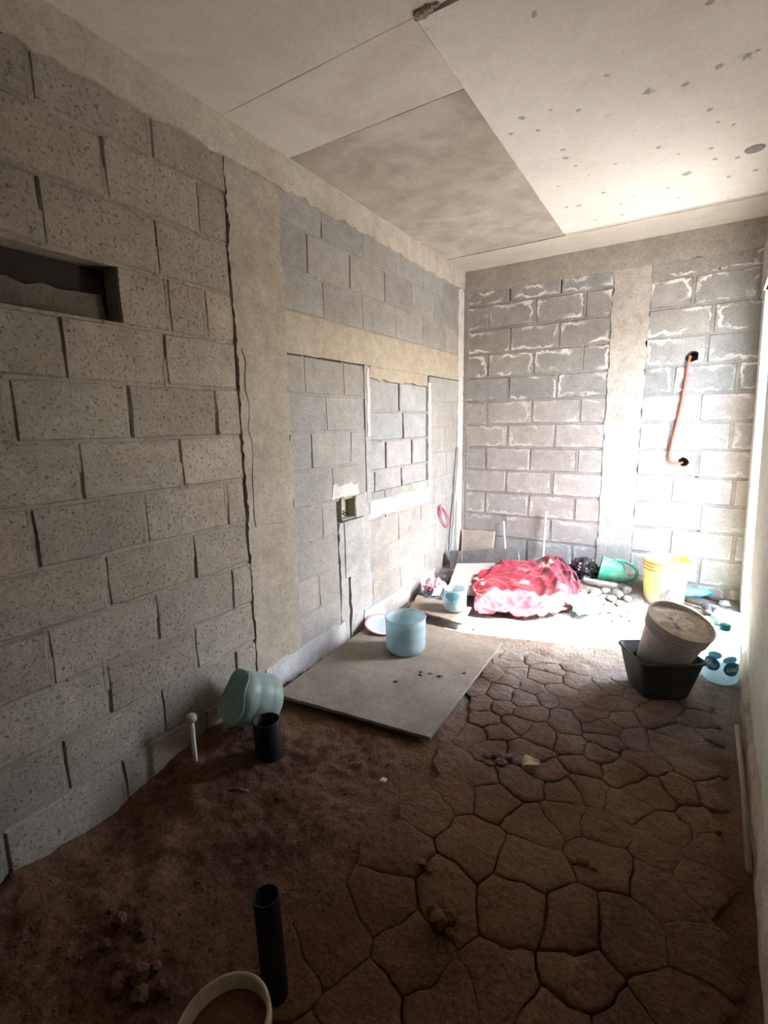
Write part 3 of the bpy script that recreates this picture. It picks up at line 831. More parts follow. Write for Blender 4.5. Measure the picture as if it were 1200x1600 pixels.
tag(plank_obj('wooden_lath', [(0.02, -0.150, 1.18), (0.02, -0.132, 1.18), (0.03, -0.292, 0.25), (0.03, -0.312, 0.25)], 0.010, m_lath, rag=0.001, n=6), 'flat pale lath leaning on the corner of the block wall', 'lath')
tag(link('long_rod', tube_mesh('long_rod', [(2.105, -1.76, 0.012), (2.098, -2.2, 0.004), (2.082, -2.62, 0.0)], 0.010, 10), m_rodr), 'long dusty rod lying along the foot of the right wall', 'rod')
for i, (z, L_) in enumerate(((1.605, 0.10), (1.115, 0.085))):
    pts = [(0.0, -0.03, z), (0.03, -0.022, z - .004), (0.06, -0.018, z + .004), (L_, -0.014, z - .002)]
    tag(link('tie_wire', tube_mesh('tie_wire', pts, 0.0035, 6), m_lath), ('upper' if i == 0 else 'lower') + ' short tie wire sticking out of the room corner', 'wire')

# electrical box in the left wall
eb = thing('electrical_box', 'open galvanised wall box with loose wire ends', 'wall box', (0.0, -1.85, 0.885))
bm = bmesh.new()
W2, H2, D2 = 0.075, 0.072, 0.055
def add_open_box(bm):
    add_box(bm, -D2, -D2 + .003, -W2, W2, -H2, H2)
    add_box(bm, -D2, 0.008, -W2, -W2 + .004, -H2, H2); add_box(bm, -D2, 0.008, W2 - .004, W2, -H2, H2)
    add_box(bm, -D2, 0.008, -W2, W2, -H2, -H2 + .004); add_box(bm, -D2, 0.008, -W2, W2, H2 - .004, H2)
add_open_box(bm)
link('box', from_bm('box', bm), m_galv, eb)
for i, (y, z) in enumerate(((-0.03, -0.05), (-0.012, -0.045), (-0.04, -0.03))):
    link('wire_end', tube_mesh('wire_end', [(-0.05, y, z), (-0.02, y + .006, z + .012), (0.006, y - .01, z + .004 + i * .006)], 0.004, 6), m_black, eb)

# red hose on the back wall
hp = [(1.775, 0.05, 1.845), (1.772, 0.0, 1.850), (1.770, -0.018, 1.83), (1.765, -0.02, 1.77), (1.752, -0.016, 1.60), (1.738, -0.014, 1.45), (1.715, -0.015, 1.29), (1.699, -0.017, 1.16), (1.698, -0.019, 1.11), (1.710, -0.02, 1.083), (1.735, -0.02, 1.072), (1.765, -0.012, 1.072), (1.785, 0.03, 1.075)]
def smooth_pts(p, n=4):
    p = [Vector(q) for q in p]; out = []
    for i in range(len(p) - 1):
        a, b, c, d = p[max(i - 1, 0)], p[i], p[i + 1], p[min(i + 2, len(p) - 1)]
        for k in range(n):
            t = k / n
            out.append(0.5 * ((2 * b) + (c - a) * t + (2 * a - 5 * b + 4 * c - d) * t * t + (3 * b - a - 3 * c + d) * t ** 3))
    out.append(p[-1]); return out
tag(link('red_hose', tube_mesh('red_hose', smooth_pts(hp), 0.0085, 10), m_red), 'thin red hose running between two holes in the back wall', 'hose')
# pink cord loop on the left wall
lp = []
for k in range(29):
    a = 2 * math.pi * k / 28
    lp.append((0.016 + .004 * math.sin(3 * a), -0.42 + 0.10 * math.cos(a) + 0.018 * math.sin(a), 0.575 - 0.085 * math.cos(a) + 0.055 * math.sin(a)))
pl = thing('pink_cord', 'looped pink cord hanging on the left wall near the corner', 'cord', (0, 0, 0))
link('loop', tube_mesh('loop', lp, 0.006, 8, cap=False), m_pink, pl)
link('knot', tube_mesh('knot', [(0.014, -0.50, 0.60), (0.020, -0.525, 0.63), (0.018, -0.535, 0.68), (0.022, -0.52, 0.70), (0.016, -0.505, 0.66), (0.016, -0.49, 0.62)], 0.0075, 8), m_pink, pl)

# blue cut-off jug on the board
def cut_jug(name, label, mat, r, h, loc, zdir=(0, 0, 1), spin=0.0, ragged=0.0):
    t = thing(name, label, 'cut jug'); orient(t, loc, zdir, spin)
    out = [(0.0, 0.012), (r * 0.55, 0.012), (r * 0.72, 0.0), (r * 0.86, 0.004), (r * 0.955, 0.02), (r * 0.985, 0.05), (r * 0.985, h * 0.30), (r * 0.978, h * 0.33), (r * 0.985, h * 0.36), (r, h * 0.5), (r * 0.99, h * 0.63), (r * 0.975, h * 0.66), (r * 0.99, h * 0.70), (r, h * 0.8), (r, h)]
    prof = out + [(rr - 0.003, zz) for rr, zz in reversed(out[4:])] + [(r * 0.5, 0.02), (0.0, 0.02)]
    v, f = lathe(prof, 44)
    if ragged:
        v = [(x, y, z + (ragged * nz(x * 9 + 4, y * 9, 3) if z > h * 0.82 else 0)) for x, y, z in v]
    link('body', mesh('body', v, f, True), mat, t)
    rp = [(r * 1.004 * math.cos(2 * math.pi * k / 44), r * 1.004 * math.sin(2 * math.pi * k / 44), h + (ragged * nz(r * math.cos(2 * math.pi * k / 44) * 9 + 4, r * math.sin(2 * math.pi * k / 44) * 9, 3))) for k in range(45)]
    link('cut_rim', tube_mesh('cut_rim', rp, 0.0032, 6, cap=False), mat, t)
    return t
cut_jug('cut_jug', 'pale blue translucent cut-off water jug standing on the large board', m_jug, 0.122, 0.215, (0.440, -1.895, 0.043))
cut_jug('cut_jug', 'greenish translucent cut-off jug tipped over against the near wall', m_jug_g, 0.118, 0.20, (0.215, -2.80, 0.115), (-0.30, -0.80, 0.42), 0.4, 0.03)

# plate leaning by the wall, behind the blue jug
pt = thing('plate', 'pink-rimmed plate with a blue centre behind the blue jug', 'plate'); orient(pt, (0.155, -1.70, 0.058), (0.16, -0.10, 1.0))
v, f = lathe([(0.0, 0.0), (0.07, 0.0), (0.085, 0.006), (0.094, 0.012)], 40); link('centre', mesh('centre', v, f, True), m_plateb, pt)
v, f = lathe([(0.094, 0.012), (0.112, 0.017)], 40); link('inner_band', mesh('inner_band', v, f, True), m_platew, pt)
v, f = lathe([(0.112, 0.017), (0.126, 0.020), (0.127, 0.017), (0.09, 0.004), (0.06, -0.006), (0.0, -0.006)], 40); link('rim', mesh('rim', v, f, True), m_platep, pt)

# text and emblem helpers (curved round an upright body)
def text_mesh(s):
    cu = bpy.data.curves.new('lettering', 'FONT'); cu.body = s; cu.size = 1.0; cu.align_x = 'CENTER'; cu.align_y = 'CENTER'; cu.resolution_u = 3; cu.offset = 0.015
    o = bpy.data.objects.new('lettering', cu); C.objects.link(o)
    dg = bpy.context.evaluated_depsgraph_get(); me = bpy.data.meshes.new_from_object(o.evaluated_get(dg))
    bpy.data.objects.remove(o); return me
def wrap(me, r_of_z, a0, z0, size, off, tilt=0.0, pinch=1.0):
    ct, st = math.cos(tilt), math.sin(tilt)
    for vv_ in me.vertices:
        x, y = vv_.co.x * size * pinch, vv_.co.y * size
        x, y = x * ct - y * st, x * st + y * ct
        z = z0 + y; r = r_of_z(z) + off; a = a0 + x / r
        vv_.co = (r * math.cos(a), r * math.sin(a), z)
    me.update(); return me
def disc_mesh(rx, rz, n=28):
    v = [(0, 0, 0)]; f = []
    for q in (0.5, 1.0):
        for k in range(n): v.append((rx * q * math.cos(2 * math.pi * k / n), rz * q * math.sin(2 * math.pi * k / n), 0))
    for k in range(n):
        f.append((0, 1 + k, 1 + (k + 1) % n)); f.append((1 + k, 1 + n + k, 1 + n + (k + 1) % n, 1 + (k + 1) % n))
    return mesh('emblem', v, f, True)

# printed water bottle by the right wall
bt = thing('water_bottle', 'large clear blue water bottle with printed round emblems by the right wall', 'bottle', (2.058, -1.285, 0.005))
bprof = [(0.0, 0.010), (0.05, 0.008), (0.070, 0.0), (0.080, 0.010), (0.086, 0.03), (0.087, 0.10), (0.086, 0.15), (0.083, 0.185), (0.074, 0.215), (0.058, 0.245), (0.038, 0.268), (0.024, 0.280), (0.022, 0.292)]
def br(z):
    for (r0, z0), (r1, z1) in zip(bprof[3:-1], bprof[4:]):
        if z0 <= z <= z1: return r0 + (r1 - r0) * (z - z0) / (z1 - z0)
    return 0.086
v, f = lathe(bprof + [(0.019, 0.292)], 44); link('body', mesh('body', v, f, True), m_bottle, bt)
v, f = lathe([(0.024, 0.286), (0.026, 0.288), (0.026, 0.312), (0.023, 0.316), (0.0, 0.316)], 24); cap = link('cap', mesh('cap', v, f, True), m_teal, bt)
link('cap_tab', tube_mesh('cap_tab', [(-0.022, -0.005, 0.305), (-0.05, -0.012, 0.312)], 0.003, 6), m_teal, cap)
face = math.atan2(-4.32 + 1.285, 1.81 - 2.058)
for s, (da, zz, tl) in enumerate(((-0.50, 0.112, -0.42), (0.62, 0.100, 0.10))):
    em = link('emblem', wrap(disc_mesh(0.041, 0.039), br, face + da, zz, 1.0, 0.0012, 0.0), m_labelblue, bt); em['label'] = 'dark blue printed oval'
    link('lettering', wrap(text_mesh('ciel'), br, face + da, zz, 0.042, 0.0026, tl), m_white, em)
    link('printed_wave', wrap(disc_mesh(0.034, 0.020), br, face + da * 0.75, zz + 0.050, 1.0, 0.0010, 0.25), m_labelpale, bt)

# short printed pail on the small board
pp = thing('printed_pail', 'short cut-off printed water bottle on the small grey board', 'pail', (0.468, -1.215, 0.077))
r_ = 0.083
v, f = lathe([(0.0, 0.006), (0.06, 0.006), (0.07, 0.0), (r_ - .004, 0.012), (r_, 0.03), (r_, 0.155), (r_ - .003, 0.155), (r_ - .004, 0.03), (0.0, 0.012)], 40)
link('body', mesh('body', v, f, True), m_white if False else m_jug, pp)
face2 = math.atan2(-4.32 + 1.215, 1.81 - 0.468)
link('printed_band', wrap(disc_mesh(0.058, 0.030), lambda z: r_, face2 - 0.25, 0.118, 1.0, 0.0012, 0.1), m_labelpale, pp)
em = link('emblem', wrap(disc_mesh(0.022, 0.021), lambda z: r_, face2 - 0.05, 0.085, 1.0, 0.002), m_labelpale, pp)
link('lettering', wrap(text_mesh('c'), lambda z: r_, face2 - 0.05, 0.085, 0.04, 0.0035), m_white, em)

# wrapper trash by the left wall
def crumple(name, mat, loc, size, sd, label=None, cat=None, sub=4, amp=0.5, parent=None, group=None):
    bm = bmesh.new(); bmesh.ops.create_icosphere(bm, subdivisions=sub, radius=1.0)
    for vv_ in bm.verts:
        d = vv_.co.normalized()
        w = abs(nz(d.x * 1.6 + sd * 5, d.y * 1.6, d.z * 1.6)) * amp * 1.3 + abs(nz(d.x * 3.6 + sd, d.y * 3.6, d.z * 3.6 + 3)) * amp * 0.8 + 0.25 * amp * nz(d.x * 8, d.y * 8 + sd, d.z * 8)
        k = 0.72 + w
        vv_.co = Vector((d.x * size[0] * k, d.y * size[1] * k, max(-0.75 * size[2], d.z * size[2] * k)))
    me = from_bm(name, bm, False)
    o = link(name, me, mat, parent, loc)
    if label: tag(o, label, cat, group)
    return o
crumple('wrapper', m_pinkbag, (0.16, -0.93, 0.115), (0.075, 0.09, 0.065), 3, 'crumpled pink and silver wrapper against the left wall', 'wrapper')
crumple('dark_rag', m_darkcloth, (0.20, -1.02, 0.055), (0.10, 0.09, 0.045), 9, 'dark folded rag beneath the pink wrapper', 'rag')
tag(plank_obj('paper_scrap', [(0.215, -1.09, 0.088), (0.275, -1.07, 0.098), (0.27, -0.99, 0.135), (0.205, -1.01, 0.128)], 0.002, m_paper, rag=0.006, sd=4, n=5), 'curled white paper scrap lying on the dark rag', 'paper')
for i, (x, y, r, lb) in enumerate(((0.12, -0.62, 0.04, 'grey stone wedged between the left wall and the grey sheet'), (0.16, -0.72, 0.035, 'smaller stone beside the grey sheet near the wrapper'))):
    tag(link('stone', rock_mesh('stone', r, i + 40, (1.2, 1, 0.8)), m_stone, None, (x, y, rest(x, y) + r * 0.5)), lb, 'stone')

# red blanket
ctrl = [
    [(0.50, -0.40, 0.215), (0.62, -0.32, 0.245), (0.75, -0.23, 0.225), (0.86, -0.15, 0.26), (0.95, -0.13, 0.27), (1.02, -0.22, 0.23)],
    [(0.46, -0.52, 0.17), (0.62, -0.45, 0.22), (0.78, -0.38, 0.18), (0.92, -0.30, 0.22), (1.03, -0.26, 0.24), (1.11, -0.34, 0.19)],
    [(0.40, -0.68, 0.15), (0.57, -0.62, 0.155), (0.76, -0.57, 0.14), (0.94, -0.50, 0.16), (1.08, -0.42, 0.17), (1.17, -0.44, 0.15)],
    [(0.44, -0.80, 0.12), (0.58, -0.79, 0.115), (0.76, -0.76, 0.09), (0.94, -0.70, 0.10), (1.10, -0.60, 0.12), (1.21, -0.54, 0.11)],
    [(0.53, -0.97, 0.10), (0.63, -0.96, 0.075), (0.78, -0.92, 0.055), (0.96, -0.86, 0.055), (1.10, -0.77, 0.07), (1.19, -0.66, 0.07)],
    [(0.58, -1.12, 0.065), (0.67, -1.10, 0.05), (0.80, -1.03, 0.04), (0.98, -0.97, 0.04), (1.09, -0.87, 0.045), (1.16, -0.76, 0.045)]]
def bez(p, t):
    p = [Vector(q) for q in p]; n = len(p) - 1; x = t * n; i = min(int(x), n - 1); u = x - i
    a, b, c, d = p[max(i - 1, 0)], p[i], p[i + 1], p[min(i + 2, n)]
    return 0.5 * ((2 * b) + (c - a) * u + (2 * a - 5 * b + 4 * c - d) * u * u + (3 * b - a - 3 * c + d) * u ** 3)
NU, NV = 110, 90
verts, faces = [], []
for j in range(NV + 1):
    tv = j / NV; row = None
    for i in range(NU + 1):
        tu = i / NU
        p = bez([bez(r, tu) for r in ctrl], tv)
        wv = tu * 50 + 14 * nz(tv * 2.4, tu * 2.8, 3) - 9 * tv
        sharp = 1 - abs(math.sin(wv * 0.5))
        amp = 0.026 * max(0.0, min(1.0, 0.55 + 1.6 * nz(tu * 3.1, tv * 2.3, 21))) * (0.25 + 0.9 * sstep(0.95, 0.3, tv)) * (1.0 - 0.7 * sstep(0.6, 0.85, tu))
        rid = 1 - 2 * abs(nz(tu * 4.5 + 3, tv * 4.0, 6))
        fold = amp * (sharp - 0.4) + 0.034 * (rid - 0.6) + 0.017 * (1 - 2 * abs(nz(tu * 13, tv * 11, 7))) - 0.006
        e = min(tu, 1 - tu, tv, 1 - tv)
        z = p.z + fold
        z = max(z, floor_h(p.x, p.y) + 0.012)
        xx = p.x + 0.02 * nz(tv * 7, tu * 3, 11) * (1 if e < .2 else .5); yy = p.y + 0.03 * nz(tu * 8, tv * 3, 12)
        verts.append((xx, yy, z))
for j in range(NV):
    for i in range(NU):
        a = j * (NU + 1) + i; faces.append((a, a + NU + 1, a + NU + 2, a + 1))
bme = mesh('blanket', verts, faces, True)
uvl = bme.uv_layers.new(name='cloth')
for lpp in bme.loops:
    vi = lpp.vertex_index; uvl.data[lpp.index].uv = ((vi % (NU + 1)) / NU, (vi // (NU + 1)) / NV)
t = NT('blanket'); uv = t.n('ShaderNodeUVMap', uv_map='cloth').outputs[0]
base = t.mix(t.ramp(t.noise(uv, 5, 3), 0.35, 0.65), (0.20, 0.010, 0.024), (0.28, 0.022, 0.042))
xs = t.sep(uv)
base = t.mix(t.ramp(t.math('ADD', xs[0], t.ramp(t.noise(uv, 6, 3), 0.3, 0.7, -0.1, 0.1)), 0.60, 0.72, 0, 0.8), base, (0.30, 0.075, 0.11))
dark = t.ramp(t.noise(uv, 3.4, 2, 0.5, 0.8), 0.54, 0.60)
base = t.mix(t.math('MULTIPLY', dark, 0.75), base, (0.09, 0.018, 0.028))
flower = t.math('SUBTRACT', 1.0, t.ramp(t.math('ADD', t.vor(uv, 5.6), t.ramp(t.noise(uv, 14, 2), 0.3, 0.7, -0.12, 0.12)), 0.23, 0.28))
flower = t.math('MULTIPLY', flower, t.ramp(t.noise(uv, 2.2, 1), 0.40, 0.52))
base = t.mix(flower, base, (0.62, 0.42, 0.42))
t.col(base); t.b.inputs['Roughness'].default_value = 0.95
t.b.inputs['Sheen Weight'].default_value = 0.3
t.bump(t.noise(uv, 120, 2), 0.3, 0.004)
bl = link('blanket', bme, t.m)
sm = bl.modifiers.new('thickness', 'SOLIDIFY'); sm.thickness = 0.008; sm.offset = -1
tag(bl, 'crumpled crimson blanket with pale flowers lying on the rubble', 'blanket')

# black bag, teal bag
crumple('black_bag', m_blackbag, (1.165, -0.19, 0.20), (0.115, 0.10, 0.085), 17, 'crumpled black plastic bag between blanket and green pitcher', 'bag', 4, 0.6)
crumple('clear_bag', m_bagteal, (1.265, -0.70, 0.085), (0.095, 0.085, 0.08), 23, 'crumpled teal and clear plastic bag at the blanket corner', 'bag', 4, 0.55)

# green pitcher lying on its side
gp = thing('green_pitcher', 'green plastic pitcher lying on its side in front of the column', 'pitcher')
orient(gp, (1.285, -0.20, 0.235), (0.93, 0.10, -0.16), 0.0)
v, f = lathe([(0.0, 0.010), (0.085, 0.010), (0.092, 0.0), (0.098, 0.004), (0.094, 0.012), (0.090, 0.10), (0.082, 0.17), (0.074, 0.235), (0.071, 0.235), (0.079, 0.17), (0.086, 0.10), (0.088, 0.02), (0.0, 0.018)], 40)
# slanted mouth
q_ = gp.rotation_quaternion
upl = q_.inverted() @ Vector((0, 0, 1))
v = [(x, y, z - (0.085 * sstep(0.08, 0.235, z) * (0.5 + 0.5 * (x * upl.x + y * upl.y) / 0.08) if z > 0.09 else 0)) for x, y, z in v]
link('body', mesh('body', v, f, True), m_green, gp)
ul = Vector((upl.x, upl.y, 0)).normalized()
hpts = [ul * 0.088 + Vector((0, 0, 0.09)), ul * 0.096 + Vector((0, 0, 0.14)), ul * 0.092 + Vector((0, 0, 0.19)), ul * 0.072 + Vector((0, 0, 0.24)), ul * 0.03 + Vector((0, 0, 0.268)), ul * -0.02 + Vector((0, 0, 0.262)), ul * -0.055 + Vector((0, 0, 0.235))]
link('handle', tube_mesh('handle', smooth_pts(hpts), 0.013, 10), m_green, gp)

# lath beside the pitcher
tag(plank_obj('grey_lath', [(1.19, -0.36, 0.165), (1.43, -0.40, 0.165), (1.435, -0.365, 0.17), (1.195, -0.32, 0.17)], 0.012, m_lath, rag=0.002, sd=8, n=6), 'short pale grey stick lying below the green pitcher', 'stick')

# bucket helper
def bucket(t, r0, r1, h, mat, ribs=True):
    out = [(0.0, 0.0), (r0 - .006, 0.0), (r0, 0.006), (r0 + (r1 - r0) * 0.72, h * 0.72)]
    if ribs:
        for zr in (0.76, 0.83, 0.90):
            rr = r0 + (r1 - r0) * zr
            out += [(rr, h * zr), (rr + .007, h * (zr + .004)), (rr + .007, h * (zr + .022)), (rr + 0.001, h * (zr + .028))]
    out += [(r1 - .002, h * 0.955), (r1 + .006, h * 0.962), (r1 + .006, h * 0.995), (r1 + .003, h), (r1 - .001, h)]
    inn = [(r1 - .003, h * 0.97), (r0 - .003, 0.012), (0.0, 0.010)]
    v, f = lathe(out + inn, 56)
    o = link('body', mesh('body', v, f, True), mat, t)
    return o
yb = thing('yellow_bucket', 'cream yellow plastic bucket standing open in the back corner', 'bucket', (1.745, -0.335, 0.055))
bucket(yb, 0.128, 0.148, 0.355, m_yellow)
# rubble bits inside it would not be seen; dried splash on its side
crumple('dried_splash', m_stone, (0.045, -0.125, 0.12), (0.08, 0.018, 0.07), 31, None, None, 3, 0.4, yb)

# black tub holding the grey bucket
def rsq(hx, hy, rc, n=6):
    pts = []
    for cx_, cy_, a0 in ((hx - rc, hy - rc, 0), (-hx + rc, hy - rc, 90), (-hx + rc, -hy + rc, 180), (hx - rc, -hy + rc, 270)):
        for k in range(n + 1):
            a = math.radians(a0 + 90 * k / n); pts.append((cx_ + rc * math.cos(a), cy_ + rc * math.sin(a)))
    return pts
tubt = thing('black_tub', 'black rubber tub holding the tilted grey bucket', 'tub', (1.775, -1.555, 0.002)); tubt.rotation_euler = (0, 0, math.radians(32))
lv = [(0.118, 0.104, 0.0), (0.120, 0.106, 0.008), (0.158, 0.140, 0.195), (0.166, 0.148, 0.200), (0.166, 0.148, 0.208), (0.154, 0.136, 0.208), (0.116, 0.102, 0.014)]
v, f = [], []
for hx, hy, z in lv: v += [(x, y, z) for x, y in rsq(hx, hy, 0.045)]
m_n = len(rsq(1, 1, .1))
for i in range(len(lv) - 1):
    for k in range(m_n):
        a = i * m_n + k; b = i * m_n + (k + 1) % m_n; f.append((a, b, b + m_n, a + m_n))
f.append(tuple(reversed(range(m_n)))); f.append(tuple((len(lv) - 1) * m_n + k for k in range(m_n)))
link('body', mesh('body', v, f, True), m_tub, tubt)
gb = thing('grey_bucket', 'dusty grey bucket of hardened cement tilted in the black tub', 'bucket')
orient(gb, (1.768, -1.528, 0.128), (0.30, -0.20, 1.0), 0.3)
bucket(gb, 0.110, 0.150, 0.300, m_greyb)
nr = 14; v, f = [(0, 0, 0.274)], []
for r in range(1, nr + 1):
    for k in range(40):
        a = 2 * math.pi * k / 40; rr = 0.1465 * r / nr; x, y = rr * math.cos(a), rr * math.sin(a)
        v.append((x, y, 0.274 + 0.020 * nz(x * 14, y * 14, 3) + 0.012 * nz(x * 40, y * 40, 5) + 0.012 * (x / 0.14)))
for k in range(40): f.append((0, 1 + k, 1 + (k + 1) % 40))
for r in range(nr - 1):
    for k in range(40):
        a = 1 + r * 40 + k; b = 1 + r * 40 + (k + 1) % 40; f.append((a, a + 40, b + 40, b))
o = link('cement_fill', mesh('cement_fill', v, f, True), m_cementfill, gb); o['label'] = 'rough dried cement surface'

# cream pot in the foreground
cpot = thing('cream_pot', 'cream plastic pot half full of earth at the bottom edge', 'pot', (1.075, -3.795, -0.035))
cpot.rotation_euler = (math.radians(4), math.radians(-6), 0)
v, f = lathe([(0.0, 0.0), (0.085, 0.0), (0.088, 0.01), (0.098, 0.155), (0.104, 0.157), (0.104, 0.178), (0.101, 0.180), (0.095, 0.179), (0.092, 0.14), (0.0, 0.13)], 48)
link('body', mesh('body', v, f, True), m_cream, cpot)
v, f = lathe([(0.0, 0.148), (0.05, 0.150), (0.0935, 0.143)], 40, jit=lambda i, a: 0); link('earth_fill', mesh('earth_fill', v, f, True), m_soil, cpot)

# bottles and pipe bits in the back right corner
def lying_bottle(name, label, loc, d, L_, r, mat, capmat):
    t = thing(name, label, 'bottle'); orient(t, loc, d)
    v, f = lathe([(0.0, 0.004), (r * 0.7, 0.0), (r, 0.012), (r, L_ * 0.3), (r * 0.9, L_ * 0.4), (r, L_ * 0.5), (r, L_ * 0.66), (r * 0.75, L_ * 0.8), (r * 0.42, L_ * 0.9), (r * 0.40, L_ * 0.94)], 28)
    link('body', mesh('body', v, f, True), mat, t)
    v, f = lathe([(r * 0.5, L_ * 0.90), (r * 0.52, L_ * 0.91), (r * 0.52, L_), (0.0, L_)], 20); link('cap', mesh('cap', v, f, True), capmat, t)
    return t
lying_bottle('plastic_bottle', 'teal plastic bottle lying against the back wall right of the yellow bucket', (1.87, -0.16, 0.115), (0.85, 0.35, 0.03), 0.20, 0.032, m_tealclear, m_teal)
lying_bottle('plastic_bottle', 'clear teal bottle lying in the corner above the water bottle', (2.09, -0.37, 0.07), (0.12, -0.95, 0.03), 0.24, 0.034, m_tealclear, m_tealclear)
bp = thing('pipe_fitting', 'dark grey pipe with an elbow fitting lying in the right corner', 'pipe', (0, 0, 0))
link('pipe', tube_mesh('pipe', [(1.885, -0.27, 0.095), (2.09, -0.33, 0.085)], 0.018, 14), m_tub, bp)
link('elbow', tube_mesh('elbow', smooth_pts([(2.00, -0.305, 0.085), (2.02, -0.32, 0.08), (2.025, -0.35, 0.065), (2.02, -0.39, 0.05)]), 0.024, 14), m_tub, bp)
tag(link('dark_stick', tube_mesh('dark_stick', [(2.00, -0.10, 0.09), (2.14, -0.16, 0.085)], 0.013, 10), m_tub), 'short dark stick behind the pipe fitting in the corner', 'stick')
tag(link('grey_rubble', rock_mesh('grey_rubble', 0.03, 77, (1.2, 1, .8)), m_stone, None, (2.13, -0.20, 0.085)), 'grey lump beside the dark stick in the corner', 'stone')

# rubble stones along the back
rs = random.Random(5)
spots = [(1.30, -0.46, .04), (1.36, -0.42, .035), (1.42, -0.50, .032), (1.45, -0.44, .042), (1.50, -0.36, .04), (1.35, -0.54, .026), (1.40, -0.58, .022), (1.48, -0.55, .024), (1.52, -0.47, .03), (1.56, -0.60, .02), (1.44, -0.66, .018), (1.52, -0.68, .02), (1.30, -0.60, .02), (1.58, -0.72, .018), (1.38, -0.70, .016), (1.47, -0.76, .016),
         (0.98, -0.08, .03), (1.08, -0.07, .026), (1.93, -0.45, .022), (2.0, -0.52, .02), (1.92, -0.62, .018), (2.06, -0.66, .022), (1.86, -0.72, .016), (0.30, -1.43, .013), (0.67, -1.33, .015), (0.72, -1.27, .012)]
for i, (x, y, r) in enumerate(spots):
    o = link('rubble_stone', rock_mesh('rubble_stone', r, i + 1, (1.15, 1, 0.75), 2), m_stone, None, (x, y, rest(x, y) + r * 0.4))
    o.rotation_euler = (0, 0, rs.uniform(0, 6))
    tag(o, 'small grey rubble stone on the dusty floor near the back wall', 'stone', 'rubble stones by the back wall')

# clods and litter on the earth
clods = [(1.307, -3.254, .028), (1.33, -3.225, .022), (1.28, -3.235, .020), (1.315, -3.215, .017), (1.345, -3.265, .015)]
for i, (x, y, r) in enumerate(clods):
    tag(link('dirt_clod', rock_mesh('dirt_clod', r, i + 90, (1, 1, .9)), m_soil, None, (x, y, rest(x, y) + r * 0.5)), 'dark crumbly clod in the little heap on the cracked mud', 'clod', 'clods heaped on the cracked mud')
cl2 = [(0.604, -3.716, .022), (0.56, -3.70, .016), (0.50, -3.73, .02), (0.69, -3.789, .03), (0.73, -3.81, .022), (0.66, -3.83, .026), (0.62, -3.79, .018), (0.71, -3.75, .015), (0.44, -3.72, .014), (0.53, -3.79, .016), (0.76, -3.77, .016)]
for i, (x, y, r) in enumerate(cl2):
    tag(link('dirt_clod', rock_mesh('dirt_clod', r, i + 120, (1.1, 1, .8)), m_soil, None, (x, y, rest(x, y) + r * 0.55)), 'lump of earth and rubble in the dark foreground left', 'clod', 'foreground lumps of earth')
cl3 = [(1.22, -2.50, .026), (1.25, -2.53, .020), (1.19, -2.52, .018), (1.27, -2.48, .016), (1.21, -2.56, .014)]
for i, (x, y, r) in enumerate(cl3):
    tag(link('dirt_clod', rock_mesh('dirt_clod', r, i + 150, (1.3, 1, .6)), m_soil, None, (x, y, rest(x, y) + r * 0.4)), 'reddish clod left of the dry leaf', 'clod', 'clods beside the dry leaf')
cl4 = [(1.627, -2.844, .016), (1.66, -2.85, .012), (1.60, -2.86, .010), (1.186, -3.12, .014), (1.21, -3.13, .011)]
for i, (x, y, r) in enumerate(cl4):
    tag(link('dirt_clod', rock_mesh('dirt_clod', r, i + 170, (1.3, 1, .6)), m_soil, None, (x, y, rest(x, y) + r * 0.5)), 'tiny earth crumb on the cracked mud', 'clod', 'crumbs on the mud')
for i, (x, y, r) in enumerate(((0.66, -2.12, .010), (0.70, -2.08, .008), (0.645, -2.09, .007), (0.76, -2.08, .010), (0.58, -2.25, .009), (0.86, -1.98, .008))):
    tag(link('dirt_clod', rock_mesh('dirt_clod', r, i + 190, (1.3, 1, .5)), m_soil, None, (x, y, 0.041 + r * 0.35)), 'dark dirt crumb lying on the large cement board', 'clod', 'dirt crumbs on the large board')
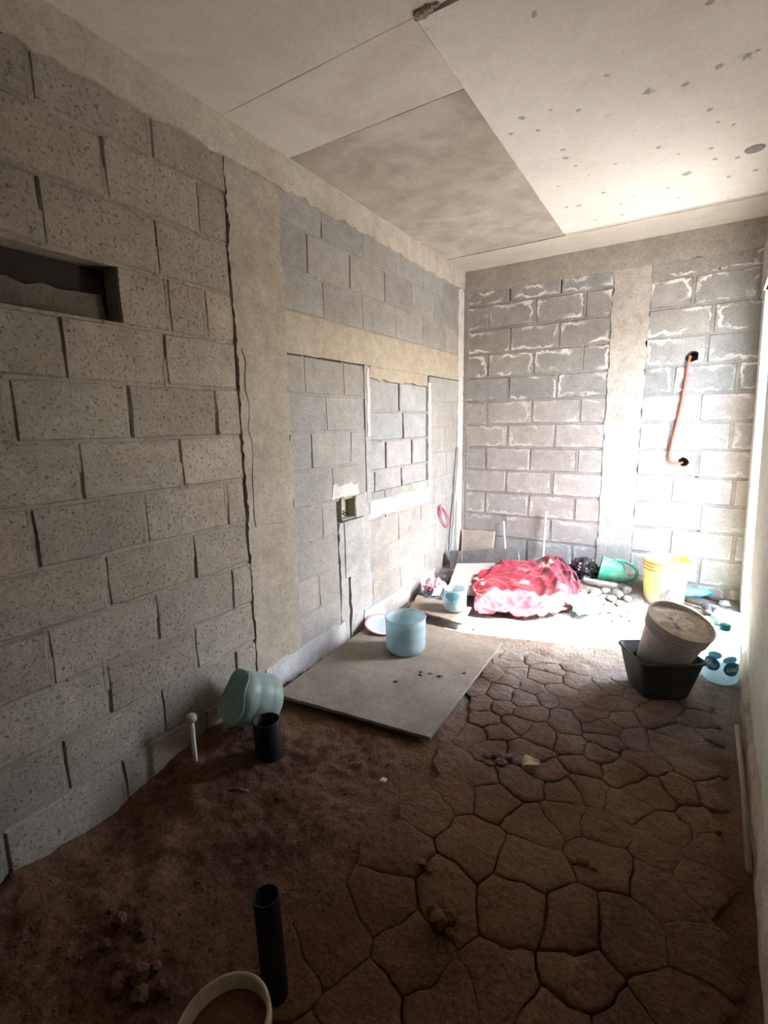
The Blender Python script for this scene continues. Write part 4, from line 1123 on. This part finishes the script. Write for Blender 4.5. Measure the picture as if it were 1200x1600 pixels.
# dry leaf
v, f = [], []
for i in range(9):
    s_ = i / 8; w = 0.028 * math.sin(math.pi * min(1, s_ * 0.92 + .06)) + .003
    for k in (-1, -.5, 0, .5, 1): v.append((s_ * 0.09 - .045, k * w, 0.012 * k * k + 0.010 * math.sin(s_ * 5) + .004 * nz(s_ * 9, k * 3)))
for i in range(8):
    for k in range(4): a = i * 5 + k; f.append((a, a + 1, a + 6, a + 5))
lf = link('dry_leaf', mesh('dry_leaf', v, f, True), m_leaf, None, (1.36, -2.478, rest(1.36, -2.478) + .012)); lf.rotation_euler = (0.1, 0, 0.9)
lf.modifiers.new('thickness', 'SOLIDIFY').thickness = 0.0015
tag(lf, 'curled tan dry leaf on the cracked mud', 'leaf')
tag(plank_obj('white_chip', [(0.878, -2.892, .018), (0.902, -2.887, .018), (0.900, -2.870, .020), (0.880, -2.872, .020)], 0.004, m_paper, rag=.003, sd=9, n=3), 'tiny white chip on the brown earth', 'chip')
tag(link('twig', tube_mesh('twig', [(0.40, -3.235, 0.018), (0.43, -3.215, 0.022), (0.47, -3.20, 0.018)], 0.006, 7), m_darkwood), 'short dark twig on the earth near the black stub', 'twig')
# loose gravel, too small and many to count
bm = bmesh.new(); rg = random.Random(3)
for i in range(2400):
    if i % 3 == 0: x, y = rg.uniform(0.05, 2.05), rg.uniform(-1.45, -0.1)
    elif i % 3 == 1: x, y = rg.uniform(0.03, 1.0), rg.uniform(-4.0, -2.7)
    else: x, y = rg.uniform(0.9, 2.0), rg.uniform(-4.0, -1.4)
    r = rg.uniform(0.002, 0.006) * (1.3 if i % 3 < 2 else .8)
    c = Vector((x, y, floor_h(x, y) + r * 0.3 + 0.004))
    vs = [bm.verts.new(c + Vector(d) * r * rg.uniform(.6, 1.3)) for d in ((1, 0, 0), (-.5, .9, 0), (-.5, -.9, 0), (0, 0, .9))]
    bm.faces.new((vs[0], vs[1], vs[3])); bm.faces.new((vs[1], vs[2], vs[3])); bm.faces.new((vs[2], vs[0], vs[3]))
tag(link('gravel', from_bm('gravel', bm), m_soil), 'fine loose gravel scattered over the earth floor', 'gravel', kind='stuff')
